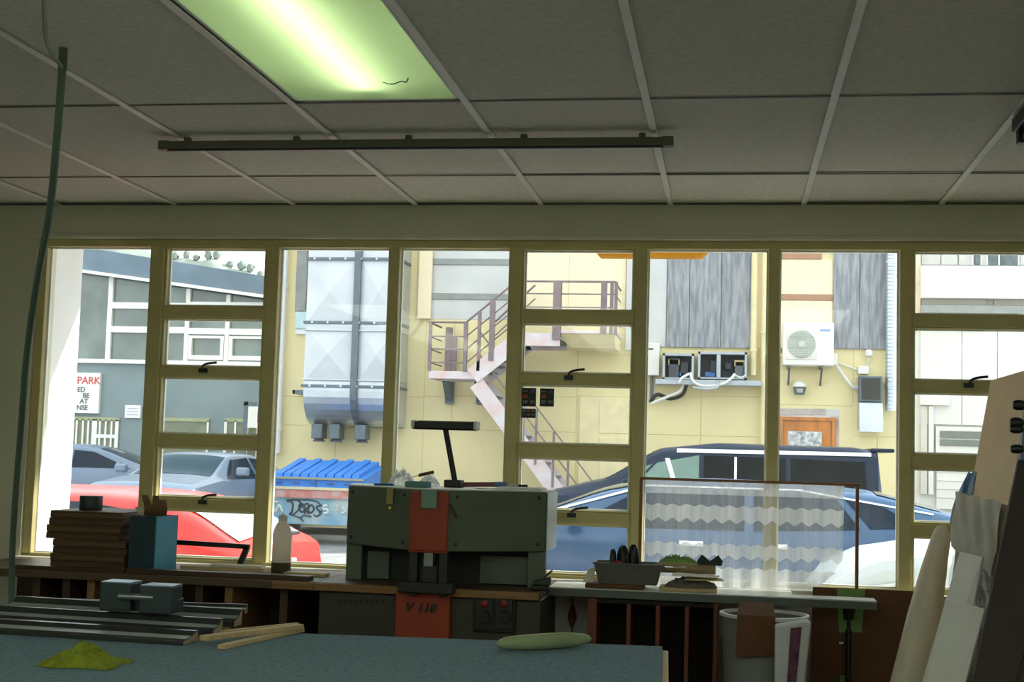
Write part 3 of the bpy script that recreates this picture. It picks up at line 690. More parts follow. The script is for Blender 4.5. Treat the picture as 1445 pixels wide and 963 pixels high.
MB().slab([(XA, YG+.12, zs-.02), (XB, YG+.12, zs-.02), (XB, YG+.12, zw1), (XA, YG+.12, zw0)], 5.8, (0, 1, 0)).build('wall_upper', m_blue, bb)
MB().slab([(XA-.2, YG-.25, zw0), (XB+.3, YG-.25, zw1), (XB+.3, YG-.25, zr1), (XA-.2, YG-.25, zr0)], 6.5, (0, 1, 0)).build('roof_fascia', m_slate, bb)
MB().bar((XA-.2, YG-.27, zw0), (XB+.3, YG-.27, zw1), .05, .07).build('fascia_trim', m_wfr, bb)
MB().box(XA, XB, YG-.08, YG+.1, zs-.09, zs).build('sill_band', m_wfr, bb)
# window band: mullions at these pixels, rails between
mul = [(30, 1), (92, 1), (153, 1.2), (263, 1.1), (320, 1.1), (378, 1)]
def ztopw(x): return zw0+(x-XA)*slw-.03
def zpx(py): return at(240, py, YG).z
cols = [at(p, 480, YG).x for p, _ in mul]
for (p, k), x in zip(mul, cols): MB().box(x-.045*k, x+.045*k, YG-.02, YG+.11, zs, ztopw(x)).build('window_mullion', m_wfr, bb)
for x0, x1, tr in [(cols[0], cols[1], 0), (cols[1], cols[2], 0), (cols[2], cols[3], 2), (cols[3], cols[4], 3), (cols[4], cols[5], 3)]:
    zc = [zs]+({0: [], 2: [zpx(466), zpx(432)], 3: [zpx(467), zpx(430)]}[tr])
    for z in zc[1:]: MB().box(x0+.05, x1-.05, YG-.015, YG+.11, z-.07, z+.07).build('window_rail', m_wfr, bb)
    zc.append(None)
    for k in range(len(zc)-1):
        a_ = zc[k]; b_ = zc[k+1]
        P = [(x0, YG+.06, a_), (x1, YG+.06, a_), (x1, YG+.06, b_ if b_ else ztopw(x1)), (x0, YG+.06, b_ if b_ else ztopw(x0))]
        pn = MB().slab(P, .03, (0, 1, 0)).build('window_pane', m_wgl, bb)
    if tr == 3:
        s = MB(); z0, z1 = zs+.03, zpx(467)-.1
        s.box(x0+.06, x0+.14, YG-.03, YG+.07, z0, z1).box(x1-.14, x1-.06, YG-.03, YG+.07, z0, z1).box(x0+.14, x1-.14, YG-.03, YG+.07, z0, z0+.1).box(x0+.14, x1-.14, YG-.03, YG+.07, z1-.06, z1)
        s.build('opening_sash', m_wfr, bb)
# lower barred windows
m_olive = mat('olive_glass', (128, 134, 108), .3, var=.1)
def barred(p0, q0, p1, q1, bars, frame=True):
    a = rect(p0, q0, p1, q1, YG-.02); z0 = min(a[2], 1.2)
    w_ = MB().box(a[0], a[1], YG-.02, YG+.04, z0, a[3]).build('barred_window', m_olive, bb)
    for u in bars:
        x = a[0]+(a[1]-a[0])*u[0]; MB().box(x-u[1], x+u[1], YG-.05, YG-.02, z0, a[3]).build('bar', m_wfr, w_)
    MB().box(a[0]-.03, a[1]+.03, YG-.05, YG-.02, a[3]-.03, a[3]+.05).build('lintel', mat('olive_lintel', (170, 176, 140), .7), w_)
    return a, w_
a, w_ = barred(103, 592, 166, 645, [(.08, .02), (.22, .02), (.34, .02), (.48, .06), (.6, .02), (.73, .02), (.86, .02), (.98, .04)])
z = at(150, 616, YG).z; MB().box(a[0]+(a[1]-a[0])*.5, a[1], YG-.055, YG-.02, z-.04, z+.04).build('bar', m_wfr, w_)
barred(218, 593, 293, 645, [(.0, .02), (1, .02)])
barred(318, 594, 364, 645, [(0, .03), (.3, .02), (.6, .02), (1, .03)])
# car park sign
m_red = mat('sign_red', (216, 96, 84), .6); m_ink = mat('sign_ink', (104, 108, 112), .6)
b = rect(72, 526, 140, 583, YG-.1)
sg = thing('parking_sign', 'white car park sign with red heading on the blue wall', 'sign', ((b[0]+b[1])/2, YG-.08, b[2]))
MB().box(b[0], b[1], YG-.1, YG-.001, b[2], b[3]).build('sign_board', m_wfr, sg, bevel=.006)
for s, px, py, sz, mm in (('PARK', 108.5, 541.5, .225, m_red), ('ED', 109, 553, .15, m_ink), ('BE', 116.5, 561.5, .15, m_ink), ('AT', 112.5, 569.5, .15, m_ink), ('NSE', 108, 578.5, .15, m_ink)):
    p = at(px, py, YG-.1); text(s, sz*1.02, mm, sg, (p.x, YG-.104, p.z), depth=.002, bold=.004)
b = rect(175, 572, 197, 590, YG-.1); s2 = thing('notice', 'small white notice on the blue wall near the parking sign', 'sign', ((b[0]+b[1])/2, YG-.05, b[2]))
MB().box(b[0], b[1], YG-.06, YG-.001, b[2], b[3]).build('sign_board', m_wfr, s2)
z_ = (b[2]+b[3])/2
for k in (-1, 0, 1): MB().box(b[0]+.05, b[1]-.05, YG-.064, YG-.059, z_+k*.07-.012, z_+k*.07+.012).build('print_line', mat('faint_print', (200, 200, 214), .7), s2)
b = rect(350, 574, 362, 604, YG-.3); s3 = thing('notice_post', 'tall white notice on a dark post near the building corner', 'sign', ((b[0]+b[1])/2, YG-.25, gz(28)))
MB().box(b[0], b[1], YG-.3, YG-.27, b[2], b[3]).build('sign_board', m_wfr, s3); MB().box(b[0]-.12, b[0]-.02, YG-.27, YG-.2, gz(28), b[3]+.12).build('post', m_dgalv, s3)
MB().box(b[0]-.12, b[1], YG-.27, YG-.24, b[3]+.02, b[3]+.1).build('arm', m_dgalv, s3)
# hill with bushes behind
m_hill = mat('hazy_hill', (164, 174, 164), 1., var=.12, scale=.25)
HA, HB = at(240, 358, 126), at(375, 391, 126)
def hillf(u, v):
    x = -90+u*110; r = math.sin(u*37)*.25+math.sin(u*91)*.25+math.sin(u*211)*.2
    zt_ = HA.z+(x-HA.x)*(HB.z-HA.z)/(HB.x-HA.x)+r
    return (x, 120+v*6+math.sin(u*60+v*9)*.8*(1-v), -2+(zt_+2)*(math.sin(v*math.pi/2)))
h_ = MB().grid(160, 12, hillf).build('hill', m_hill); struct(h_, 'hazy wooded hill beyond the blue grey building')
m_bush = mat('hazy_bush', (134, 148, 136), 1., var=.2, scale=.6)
for k in range(9):
    x = at(246+k*15.5+random.uniform(-3, 3), 370, 125.8).x; q = hillf((x+90)/110, .97); r_ = random.uniform(.32, .45); p = Vector((x, q[1], q[2]+r_*.9))
    t = MB(); rs = [random.uniform(.7, 1.25) for _ in range(80)]
    t.grid(10, 7, lambda u, v: (p.x+r_*math.sin(v*math.pi)*math.cos(u*2*math.pi)*rs[int(u*9.99)+10*int(v*6.99)], p.y+r_*math.sin(v*math.pi)*math.sin(u*2*math.pi), p.z-r_*math.cos(v*math.pi)*rs[int(v*7)]*1.2))
    t.tube([(p.x, p.y, q[2]-.15), (p.x, p.y, p.z)], .07, 5)
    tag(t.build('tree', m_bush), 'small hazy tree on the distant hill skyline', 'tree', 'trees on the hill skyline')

# ================================================================ white building at the right
YH = 34.0
m_wb = mat('white_building_paint', (216, 218, 220), .7, var=.02, scale=1)
m_wbs = mat('pale_grey_trim', (200, 200, 196), .7, var=.04)
m_wbd = mat('window_dark', (96, 112, 116), .2, var=.2, spec=.8)
wb = thing('white_building', 'white building with banded upper floors beyond the yellow corner', 'building', (9, YH+3, gz(34)))
x0, x1 = at(1255, 500, YH).x, at(1640, 500, YH).x
def wz(py): return at(1360, py, YH).z
MB().box(x0, x1, YH+.1, YH+7, .2, 11).build('wall', m_wb, wb)
def wpiece(name, mm, p0, q0, p1, q1, yf=0., th=.12, par=None):
    return MB().box(at(p0, 500, YH+yf).x, at(p1, 500, YH+yf).x, YH+yf, YH+yf+th, at(1360, q1, YH+yf).z, at(1360, q0, YH+yf).z).build(name, mm, par or wb, bevel=.008)
wpiece('corner_post', mat('beige_trim', (222, 208, 188), .7), 1288, 330, 1299, 443, -.1, .2)
wpiece('spandrel', m_wb, 1300, 375, 1640, 421, -.35, .45)
wpiece('soffit_panel', m_wbs, 1300, 421, 1391, 431, .0); wpiece('soffit_panel', m_wbs, 1403, 421, 1640, 431, .0)
wpiece('ledge', mat('grey_ledge', (150, 156, 158), .7), 1300, 431, 1640, 442, -.3, .4)
for p0, p1 in ((1300, 1327), (1328, 1351), (1353, 1374), (1376, 1384), (1385, 1392), (1394, 1408), (1411, 1437), (1440, 1475)):
    pn = wpiece('window_pane', m_wbd if p0 in (1376, 1394, 1411) else m_wbs, p0, 340, p1, 374, .02, .1)
for p in (1372, 1385, 1393, 1410, 1438): wpiece('window_mullion', m_wb, p-1.2, 340, p+1.2, 374, -.02, .1)
for p0, p1 in ((1299, 1357), (1357.8, 1407), (1407.8, 1460), (1461, 1520)):
    wpiece('wall_panel', m_wb, p0, 462, p1, 600, .0)
wpiece('gutter', m_wbs, 1292, 458, 1640, 462, -.1, .2)
wpiece('panel_box', m_wb, 1299, 556, 1341, 573, -.15, .25)
wpiece('downpipe', m_wbs, 1300, 574, 1309, 700, -.05); wpiece('downpipe', m_wb, 1311, 574, 1318, 700, -.08)
lw = wpiece('louvre_window', m_wb, 1321, 603, 1400, 640, -.06, .15)
for q0, q1 in ((609, 619), (621, 630)): wpiece('louvre', mat('louvre_dark', (110, 120, 114), .4), 1327, q0, 1390, q1, -.1, .06, lw)
wpiece('roller_door', m_wb, 1322, 645, 1420, 720, -.02)
for k in range(5): wpiece('door_rib', m_wbs, 1322, 655+k*12, 1420, 656+k*12, -.04, .05)

# ================================================================ skip bin
m_binb = mat('bin_blue_plastic', (34, 122, 212), .5, var=.06)
m_binp = mat('bin_faded_paint', (126, 176, 202), .8, var=.2, scale=2.6, col2=(196, 208, 206))
m_rust = mat('bin_rusty_band', (188, 160, 160), .9, var=.2, scale=7, col2=(190, 110, 98))
Yf, Yb = 19.6, 20.75
sb = thing('skip_bin', 'faded blue skip bin with ribbed lid and graffiti', 'skip bin', (at(450, 700, Yf).x, 20.2, gz(20)))
x0, x1 = at(376.5, 700, Yf).x, at(516, 690, Yf).x
zt, zb_ = at(450, 691, Yf).z, at(450, 742, Yf).z
body = MB().hexa([(x0+.05, Yf+.12, zb_), (x1-.05, Yf+.12, zb_), (x1-.05, Yb-.1, zb_), (x0+.05, Yb-.1, zb_)], [(x0, Yf, zt), (x1, Yf, zt), (x1, Yb, zt), (x0, Yb, zt)]).build('bin_body', m_binp, sb, bevel=.01)
MB().box(x0-.02, x1+.02, Yf-.03, Yf+.0, zt-.13, zt-.005).build('rust_band', m_rust, sb)
MB().box(x0-.04, x1+.04, Yf-.05, Yb, zt-.012, zt+.03).build('rim', mat('rim_cream', (206, 196, 160), .7), sb, bevel=.005)
zlf, zlb = at(450, 684, Yf).z, at(450, 655, Yb).z
ztl = zlf+.12
MB().slab([(x0, Yf-.02, zt+.03), (x0, Yf-.02, ztl-.02), (x0, Yb, zlb), (x0, Yb, zt+.03)], x1-x0, (1, 0, 0)).build('lid', m_binb, sb)
nr = 10
for k in range(nr):
    xc = x0+.1+(x1-x0-.2)*(k+.5)/nr; wd = .055; up_ = (.05 if k % 2 == 0 else .025)
    MB().slab([(xc-wd, Yf+.01, ztl-.03), (xc-wd, Yf+.03, ztl+.035), (xc-wd, Yb+.0, zlb+up_+.035), (xc-wd, Yb+.03, zlb-.03)], wd*2, (1, 0, 0)).build('lid_rib', m_binb, sb, bevel=.006)
MB().box(x0, x1-.02, Yf-.06, Yf-.02, ztl-.05, ztl-.02).build('lid_bar', mat('bar_khaki', (150, 148, 120), .6), sb)
for k in range(6): 
    x = x0+.2+k*.26; MB().box(x-.05, x+.05, Yf-.034, Yf-.015, zt+.07, zt+.095).build('lid_notch', mat('bin_navy', (28, 78, 150), .5), sb)
MB().box((x0+x1)/2-.01, (x0+x1)/2+.01, Yf-.03, Yf, zt+.03, ztl-.02).build('lid_split', MATS['bin_navy'], sb)
for x in (x0+.2, x1-.2):
    for y in (Yf+.25, Yb-.25): MB().lathe([(.03, -.03), (.09, -.03), (.09, .03), (.03, .03)], (x, y, gz(20)+.09), 12, 'x').box(x-.045, x+.045, y-.03, y+.03, gz(20)+.09, zb_).build('caster', m_black, sb)
# graffiti tag drawn in strokes, plus pale older scribbles
m_ink2 = mat('graffiti_ink', (40, 62, 74), .7); m_pale = mat('graffiti_pale', (214, 224, 220), .8)
def onbin(px, py):
    p = at(px, py, Yf+.03); z = p.z; t = (zt-z)/(zt-zb_); return Vector((p.x, Yf+.12*t-.012, z))
def stroke(pts, r, m, nm='graffiti'):
    MB().tube(arc([onbin(*q) for q in pts], 5), r, 5).build(nm, m, body)
stroke([(405, 706), (409, 707), (413, 712), (411, 722), (407, 726)], .014, m_ink2)
stroke([(405, 708), (412, 706), (420, 706), (424, 712), (419, 721), (411, 727), (408, 725)], .013, m_ink2)
stroke([(421, 719), (427, 713), (424, 711), (421, 716), (424, 723), (429, 721)], .013, m_ink2)
stroke([(429, 726), (429, 714), (434, 711), (435, 716), (430, 719), (435, 726)], .013, m_ink2)
stroke([(438, 713), (434, 719), (437, 724), (442, 720), (441, 714), (438, 713)], .013, m_ink2)
stroke([(451, 714), (446, 716), (448, 720), (452, 724), (446, 729), (441, 727)], .013, m_ink2)
stroke([(420, 706), (436, 706), (448, 709), (455, 718), (449, 724)], .009, m_ink2)
stroke([(407, 726), (416, 729), (422, 731), (428, 728), (438, 730)], .010, m_ink2)
stroke([(422, 731), (426, 737)], .010, m_ink2)
for pts in ([(389, 696), (389, 702), (394, 702), (395, 696)], [(399, 703), (399, 696), (403, 697), (402, 700)], [(409, 702), (414, 696), (418, 703)], [(422, 703), (424, 696), (428, 703), (431, 696)], [(452, 703), (452, 697)], [(457, 703), (457, 697), (461, 697)], [(466, 697), (463, 700), (466, 703)], [(474, 697), (477, 703), (481, 697)], [(485, 703), (487, 697)],
            [(384, 715), (388, 722), (393, 713), (397, 722)], [(462, 714), (457, 714), (456, 719), (461, 719), (461, 724), (456, 725)], [(473, 715), (476, 713), (476, 718), (473, 720)], [(482, 716), (486, 722), (481, 725)], [(385, 708), (392, 709)]):
    stroke(pts, .02, m_pale, 'faded_scribble')

# ================================================================ cars
def lerp_tab(tab, x):
    if x <= tab[0][0]: return tab[0][1:]
    for a, b in zip(tab, tab[1:]):
        if x <= b[0]:
            t = (x-a[0])/(b[0]-a[0]); t = t*t*(3-2*t)*.35+t*.65
            return [p+(q-p)*t for p, q in zip(a[1:], b[1:])]
    return tab[-1][1:]
m_tyre = mat('tyre', (30, 30, 32), .8); m_rim = mat('alloy_rim', (170, 174, 178), .35, metal=.7)
m_cglass = mat('car_glass', (18, 38, 56), .08, var=.1, spec=.16); m_chrome = mat('chrome_trim', (232, 234, 236), .2, metal=.6, var=.02)
m_lred = mat('tail_lamp_red', (200, 40, 34), .25); m_lwh = mat('head_lamp', (230, 234, 236), .15, spec=.9)
class Car:
    # local frame: +x is the car's front, z up; tab rows: x, z_top, z_belt, half width at belt, half width at roof
    def __init__(s, name, label, tab, paint, pos, ang, zb=.22, wheels=(), glassm=None):
        s.tab = tab; s.zb = zb; s.root = thing(name, label, 'car', pos, rot=ang); s.gm = glassm or m_cglass
        x0, x1 = tab[0][0], tab[-1][0]; n = 70; m = MB(); s.paint = paint
        rings = [s.ring(x0+(x1-x0)*i/n) for i in range(n+1)]; k = len(rings[0])
        vs = [p for r_ in rings for p in r_]; fs = []
        for i in range(n):
            for j in range(k-1): fs.append((i*k+j, i*k+j+1, (i+1)*k+j+1, (i+1)*k+j))
        fs.append(tuple(range(k-1, -1, -1))); fs.append(tuple(n*k+j for j in range(k)))
        m.add(vs, fs, True); s.body = m.build('body', paint, s.root, local=True)
        for wx in wheels:
            for sy in (-1, 1):
                wl = s.par(wx)[2]*sy
                w_ = MB().lathe([(.2, -.1), (.29, -.1), (.315, -.06), (.315, .06), (.29, .1), (.2, .1)], (wx, wl-.09*sy, .315), 20, 'y').build('wheel', m_tyre, s.root, local=True)
                MB().lathe([(.2, -.098), (.2, .098)], (wx, wl-.09*sy, .315), 16, 'y').build('rim', m_rim, w_, local=True)
    def par(s, x): return lerp_tab(s.tab, x)
    def half(s, x):
        zt, zl, wl, wt = s.par(x); zb = s.zb; h = zt-zl; y0 = wl*.95
        P = [(0, zb), (wl*.86, zb), (wl*.965, zb+.12), (wl, zb+(zl-zb)*.45), (wl*.99, zb+(zl-zb)*.8), (y0, zl)]
        for t in (.25, .5, .75, .88): P.append((y0+(wt-y0)*t, zl+h*t))
        P += [(wt-.02, zl+h*.95), (wt-.07, zl+h*.995), (wt-.18, zt+.008), (wt*.45, zt+.02), (0, zt+.024)]
        return P
    def ring(s, x):
        P = s.half(x); return [(x, -y, z) for y, z in reversed(P)]+[(x, y, z) for y, z in P[1:-1]]+[(x, -P[-1][0], P[-1][1])]
    def hw(s, x, z):
        P = s.half(x)[2:11]
        for a, b in zip(P, P[1:]):
            if z <= b[1]: 
                t = (z-a[1])/max(1e-6, b[1]-a[1]); return a[0]+(b[0]-a[0])*max(0, t)
        return P[-1][0]
    def tz(s, x, y):
        P = list(reversed(s.half(x)[10:]))
        for a, b in zip(P, P[1:]):
            if abs(y) <= b[0]: return a[1]+(b[1]-a[1])*(abs(y)-a[0])/max(1e-6, b[0]-a[0])
        return P[-1][1]
    def side(s, name, quad, m=None, off=.008, sides=(-1, 1), n=8, par=None):
        for sy in sides:
            def fn(u, v):
                x = (quad[0][0]*(1-u)+quad[1][0]*u)*(1-v)+(quad[3][0]*(1-u)+quad[2][0]*u)*v
                z = (quad[0][1]*(1-u)+quad[1][1]*u)*(1-v)+(quad[3][1]*(1-u)+quad[2][1]*u)*v
                return (x, sy*(s.hw(x, z)+off), z)
            MB().grid(n, n, fn, flip=sy > 0).build(name, m or s.gm, par or s.root, local=True)
    def top(s, name, xa, xb, fa, fb, m=None, off=.008, n=10):
        def fn(u, v):
            x = xa+(xb-xa)*v; fr = fa+(fb-fa)*v; y = (2*u-1)*fr*(s.par(x)[3]-.03); return (x, y, s.tz(x, y)+off)
        MB().grid(n, n, fn, flip=xa > xb).build(name, m or s.gm, s.root, local=True)
    def blk(s, name, m, x0, x1, y0, y1, z0, z1, bevel=.012, both=False):
        MB().box(x0, x1, y0, y1, z0, z1).build(name, m, s.root, bevel=bevel, local=True)
        if both: MB().box(x0, x1, -y1, -y0, z0, z1).build(name, m, s.root, bevel=bevel, local=True)
def paint(name, col, r=.25): return mat(name, col, r, var=.02, spec=.7)
PI = math.pi
# red hatch, facing left (+x local -> -X world)
Yc = 8.75
rear = at(452, 780, Yc-.75).x
tabr = [(-1.86, .62, .60, .70, .66), (-1.84, .81, .78, .77, .70), (-1.77, .875, .83, .81, .70), (-1.35, 1.09, .86, .84, .64), (-1.1, 1.165, .86, .85, .60), (-.7, 1.185, .86, .85, .58), (.2, 1.185, .85, .85, .56), (.55, 1.15, .85, .85, .56), (1.2, .90, .84, .83, .66), (1.9, .78, .74, .80, .70), (2.1, .60, .56, .72, .64)]
m_redp = paint('red_paint', (206, 40, 32))
rc = Car('red_hatchback', 'sunlit red hatchback parked right outside the window', tabr, m_redp, (at(460, 765, Yc+.72).x-1.86, Yc, .0), PI, wheels=(-1.2, 1.25))
rc.top('rear_window', -1.70, -1.25, .90, .92, mat('rear_glass_sky', (150, 162, 168), .08, spec=1.))  # pale glass colour imitates the sky reflected in it
rc.top('windscreen', .6, 1.17, .93, .9)
rc.side('side_window', [(-.22, .88), (.85, .88), (.5, 1.09), (-.22, 1.13)]); rc.side('quarter_window', [(-1.0, 1.085), (-.28, .93), (-.28, 1.13), (-.7, 1.125)])
rc.blk('rear_bumper', m_redp, -1.95, -1.78, -.74, .74, .34, .62, .04)
rc.blk('bumper_seam', m_black, -1.955, -1.84, -.745, .745, .615, .63, 0)
rc.side('tail_lamp', [(-1.82, .64), (-1.68, .64), (-1.68, .78), (-1.80, .78)], m_lred)
rc.blk('badge', m_chrome, -1.875, -1.83, -.03, .05, .70, .78, .01)
rc.blk('wiper', m_dark, -1.80, -1.70, -.3, .1, .915, .935, .004)
rc.blk('mirror', m_lwh, .62, .72, .84, 1.0, .9, 1.02, .03, both=True)
rc.side('belt_crease', [(-1.6, .70), (1.5, .66), (1.5, .675), (-1.6, .715)], m_redp, .012)
# blue sedan in the street, facing left
Yc = 12.6; h0 = gz(Yc)
tabs = [(-2.95, .74, .70, .74, .68), (-2.88, .92, .88, .80, .70), (-2.45, .98, .93, .84, .70), (-2.2, 1.08, .90, .85, .68), (-1.6, 1.22, .87, .86, .62), (-1.0, 1.265, .85, .87, .60), (-.3, 1.28, .84, .87, .60), (.25, 1.265, .83, .87, .60), (.6, 1.19, .83, .86, .62), (1.3, .95, .85, .85, .66), (1.9, .84, .80, .82, .70), (2.05, .66, .62, .74, .66)]
m_bsed = mat('deep_blue_paint', (44, 82, 120), .22, var=.02, spec=.6)
wc = Car('blue_sedan', 'deep blue sedan with long curved roof behind the lace screen', tabs, m_bsed, (at(915, 683, Yc).x+.32, Yc, h0), PI, wheels=(-1.75, 1.35))
wc.top('rear_window', -2.18, -1.65, .93, .95); wc.top('windscreen', .34, 1.26, .95, .92, mat('screen_glass', (40, 62, 80), .08, spec=.4))
wc.side('rear_door_window', [(-1.5, .92), (-.62, .88), (-.62, 1.20), (-1.3, 1.18)]); wc.side('front_door_window', [(-.54, .88), (.95, .87), (.4, 1.16), (-.54, 1.20)])
wc.side('quarter_window', [(-2.0, .95), (-1.58, .93), (-1.38, 1.17), (-1.66, 1.13)])
wc.side('roof_trim', [(-2.1, 1.06), (-1.0, 1.225), (-1.0, 1.24), (-2.1, 1.075)], m_chrome, .012); wc.side('roof_trim', [(-1.0, 1.225), (.3, 1.225), (.3, 1.24), (-1.0, 1.24)], m_chrome, .012); wc.side('roof_trim', [(.3, 1.22), (1.2, .955), (1.2, .975), (.3, 1.24)], m_chrome, .012)
wc.side('door_handle', [(-.9, .74), (-.7, .74), (-.7, .78), (-.9, .78)], m_chrome, .02); wc.side('door_handle', [(-.2, .74), (.0, .74), (.0, .78), (-.2, .78)], m_chrome, .02)
wc.side('tail_lamp', [(-2.88, .74), (-2.7, .74), (-2.7, .86), (-2.86, .88)], m_lred)
wc.blk('mirror', m_bsed, .85, .98, .85, 1.02, .9, 1.02, .03, both=True)
# white car close outside at the right, nose to the left
Yc = 8.85
tabw = [(-2.1, .92, .88, .76, .70), (-1.9, 1.02, .96, .82, .70), (-1.2, 1.34, .94, .85, .60), (-.5, 1.38, .93, .86, .58), (.1, 1.36, .93, .86, .58), (.85, 1.04, .94, .85, .70), (1.25, 1.01, .93, .84, .72), (1.55, .96, .89, .82, .72), (1.78, .86, .80, .78, .70), (1.92, .70, .66, .70, .64)]
m_wcar = mat('white_car_paint', (206, 216, 220), .25, var=.02, spec=.6)
wk = Car('white_hatchback', 'white hatchback with rounded bonnet beside the end window', tabw, m_wcar, (at(1160, 800, Yc-.6).x+1.88, Yc, .0), PI, wheels=(-1.3, 1.15))
wk.top('windscreen', .12, .80, .94, .90); wk.top('rear_window', -1.85, -1.25, .93, .93)
wk.side('front_door_window', [(-.5, .98), (.62, .98), (.1, 1.28), (-.5, 1.3)]); wk.side('rear_door_window', [(-1.3, 1.0), (-.58, .98), (-.58, 1.3), (-1.05, 1.28)])
wk.side('head_lamp', [(1.45, .72), (1.72, .70), (1.70, .80), (1.48, .84)], m_lwh, .012); wk.side('indicator', [(1.12, .72), (1.28, .72), (1.28, .77), (1.12, .77)], m_lred, .012)
wk.blk('mirror', m_wcar, .5, .62, .84, 1.02, .98, 1.1, .03, both=True); wk.top('bonnet_seam', .88, .90, .92, .92, m_dark, .003)
# dark people mover, further back, facing left
Yc = 18.6
x0, x1 = at(786, 690, Yc-.8).x, at(1206, 690, Yc-.8).x; Ln = x1-x0; h0 = gz(18.6)
def mz(py): return at(1000, py, Yc-.5).z-h0
R_ = mz(627)
tabm = [(-2.25, .9, .86, .80, .76), (-2.2, R_-.06, .98, .88, .74), (-1.9, R_-.01, .98, .89, .70), (-.2, R_, .96, .90, .70), (.55, R_-.08, .95, .90, .68), (1.35, 1.12, .95, .88, .66), (2.0, .96, .90, .84, .70), (2.25, .7, .66, .76, .66)]
m_mvg = mat('mover_glass', (12, 18, 22), .1, var=.1, spec=.1)
mv = Car('people_mover', 'dark navy people mover parked by the yellow wall', tabm, mat('navy_paint', (20, 36, 58), .3, var=.02, spec=.25), ((x0+x1)/2, Yc, h0), PI, wheels=(-1.4, 1.35), glassm=m_mvg)
mv.top('windscreen', .68, 1.3, .95, .92, mat('green_glass', (112, 140, 126), .08, spec=.4))
mv.side('rear_window_side', [(-2.05, 1.03), (-1.1, 1.02), (-1.1, R_-.16), (-2.02, R_-.18)]); mv.side('middle_window', [(-1.04, 1.02), (.0, 1.0), (.0, R_-.15), (-1.04, R_-.16)])
mv.side('front_window', [(.06, 1.0), (.95, 1.0), (.6, R_-.26), (.06, R_-.15)], mat('green_glass', (112, 140, 126), .06))
mv.side('quarter_window', [(1.0, 1.0), (1.2, 1.0), (.72, R_-.3), (.66, R_-.28)], MATS['green_glass'])
mv.side('roof_rail', [(-2.1, R_-.105), (.35, R_-.12), (.35, R_-.07), (-2.1, R_-.06)], m_chrome, .02); mv.side('door_pillar', [(.3, 1.0), (.36, 1.0), (.5, R_-.2), (.44, R_-.2)], m_chrome, .014)
mv.side('window_post', [(-.42, 1.02), (-.39, 1.02), (-.39, R_-.16), (-.42, R_-.16)], m_chrome, .012)
mv.blk('spoiler', MATS['navy_paint'], -2.4, -2.1, -.66, .66, R_-.05, R_+.0, .02)
mv.blk('head_lamp', m_lwh, 1.95, 2.13, .5, .8, .72, .88, .04, both=True); mv.side('tail_lamp', [(-2.22, .75), (-2.14, .75), (-2.14, .95), (-2.2, .95)], m_lred)
mv.blk('mirror', MATS['navy_paint'], .9, 1.02, .9, 1.08, 1.0, 1.16, .03, both=True)
# grey sedan seen from the front at the left
Yc = 21.5
p_ = at(285, 690, 19.8); h0 = gz(20)
tabg = [(-2.2, .92, .88, .76, .70), (-1.6, .98, .93, .82, .68), (-.95, 1.24, .92, .85, .58), (-.4, 1.30, .91, .86, .57), (.25, 1.30, .90, .86, .57), (.45, 1.27, .90, .86, .57), (1.15, .98, .93, .85, .64), (2.0, .88, .84, .82, .70), (2.25, .66, .62, .74, .66)]
ang = math.radians(-93)
gs = Car('grey_sedan', 'blue grey sedan facing the street below the blue building', tabg, paint('grey_blue_paint', (112, 130, 152)), (-7.80, 19.65, h0), ang, wheels=(-1.35, 1.4))
gs.top('windscreen', .5, 1.13, .97, .97, mat('screen_dark', (28, 64, 80), .12, spec=.06)); gs.top('rear_window', -1.55, -1.0, .95, .93)
gs.side('front_door_window', [(-.1, .95), (.92, .95), (.5, 1.22), (-.1, 1.25)]); gs.side('rear_door_window', [(-1.1, .97), (-.18, .95), (-.18, 1.25), (-.7, 1.22)])
gs.blk('mirror', MATS['grey_blue_paint'], .75, .87, .86, 1.04, 1.0, 1.12, .03, both=True)
gs.blk('head_lamp', m_lwh, 2.0, 2.18, .45, .74, .66, .8, .03, both=True); gs.blk('grille', m_black, 2.12, 2.24, -.35, .35, .5, .66, .02)
gs.blk('number_plate', m_wfr, 2.22, 2.27, -.2, .2, .42, .52, .004)
# silver suv at the far left, facing right
p_ = at(190, 690, 24.3); h0 = gz(22)
tabu = [(-2.2, .85, .82, .80, .76), (-2.12, 1.26, .90, .86, .70), (-1.85, 1.34, .90, .88, .66), (-.2, 1.36, .90, .89, .64), (.15, 1.31, .90, .89, .64), (1.1, 1.0, .93, .88, .70), (2.0, .90, .86, .84, .72), (2.2, .7, .66, .78, .68)]
su = Car('silver_suv', 'silver blue four wheel drive parked under the parking sign', tabu, paint('silver_suv_paint', (104, 124, 148)), (p_.x-1.15, 25.2, h0), math.radians(8), wheels=(-1.35, 1.4), zb=.3)
su.side('rear_door_window', [(-1.35, .95), (-.35, .94), (-.35, 1.27), (-1.15, 1.27)]); su.side('front_door_window', [(-.28, .94), (.85, .94), (.1, 1.24), (-.28, 1.27)])
su.side('rear_quarter_window', [(-2.12, .96), (-1.98, .96), (-1.95, 1.22), (-2.05, 1.2)]); su.top('windscreen', .2, 1.05, .95, .95)
su.side('tail_lamp', [(-2.18, .85), (-2.05, .85), (-2.05, 1.1), (-2.14, 1.1)], m_lred); su.blk('mirror', MATS['silver_suv_paint'], .62, .72, .88, 1.04, .95, 1.06, .03, both=True)
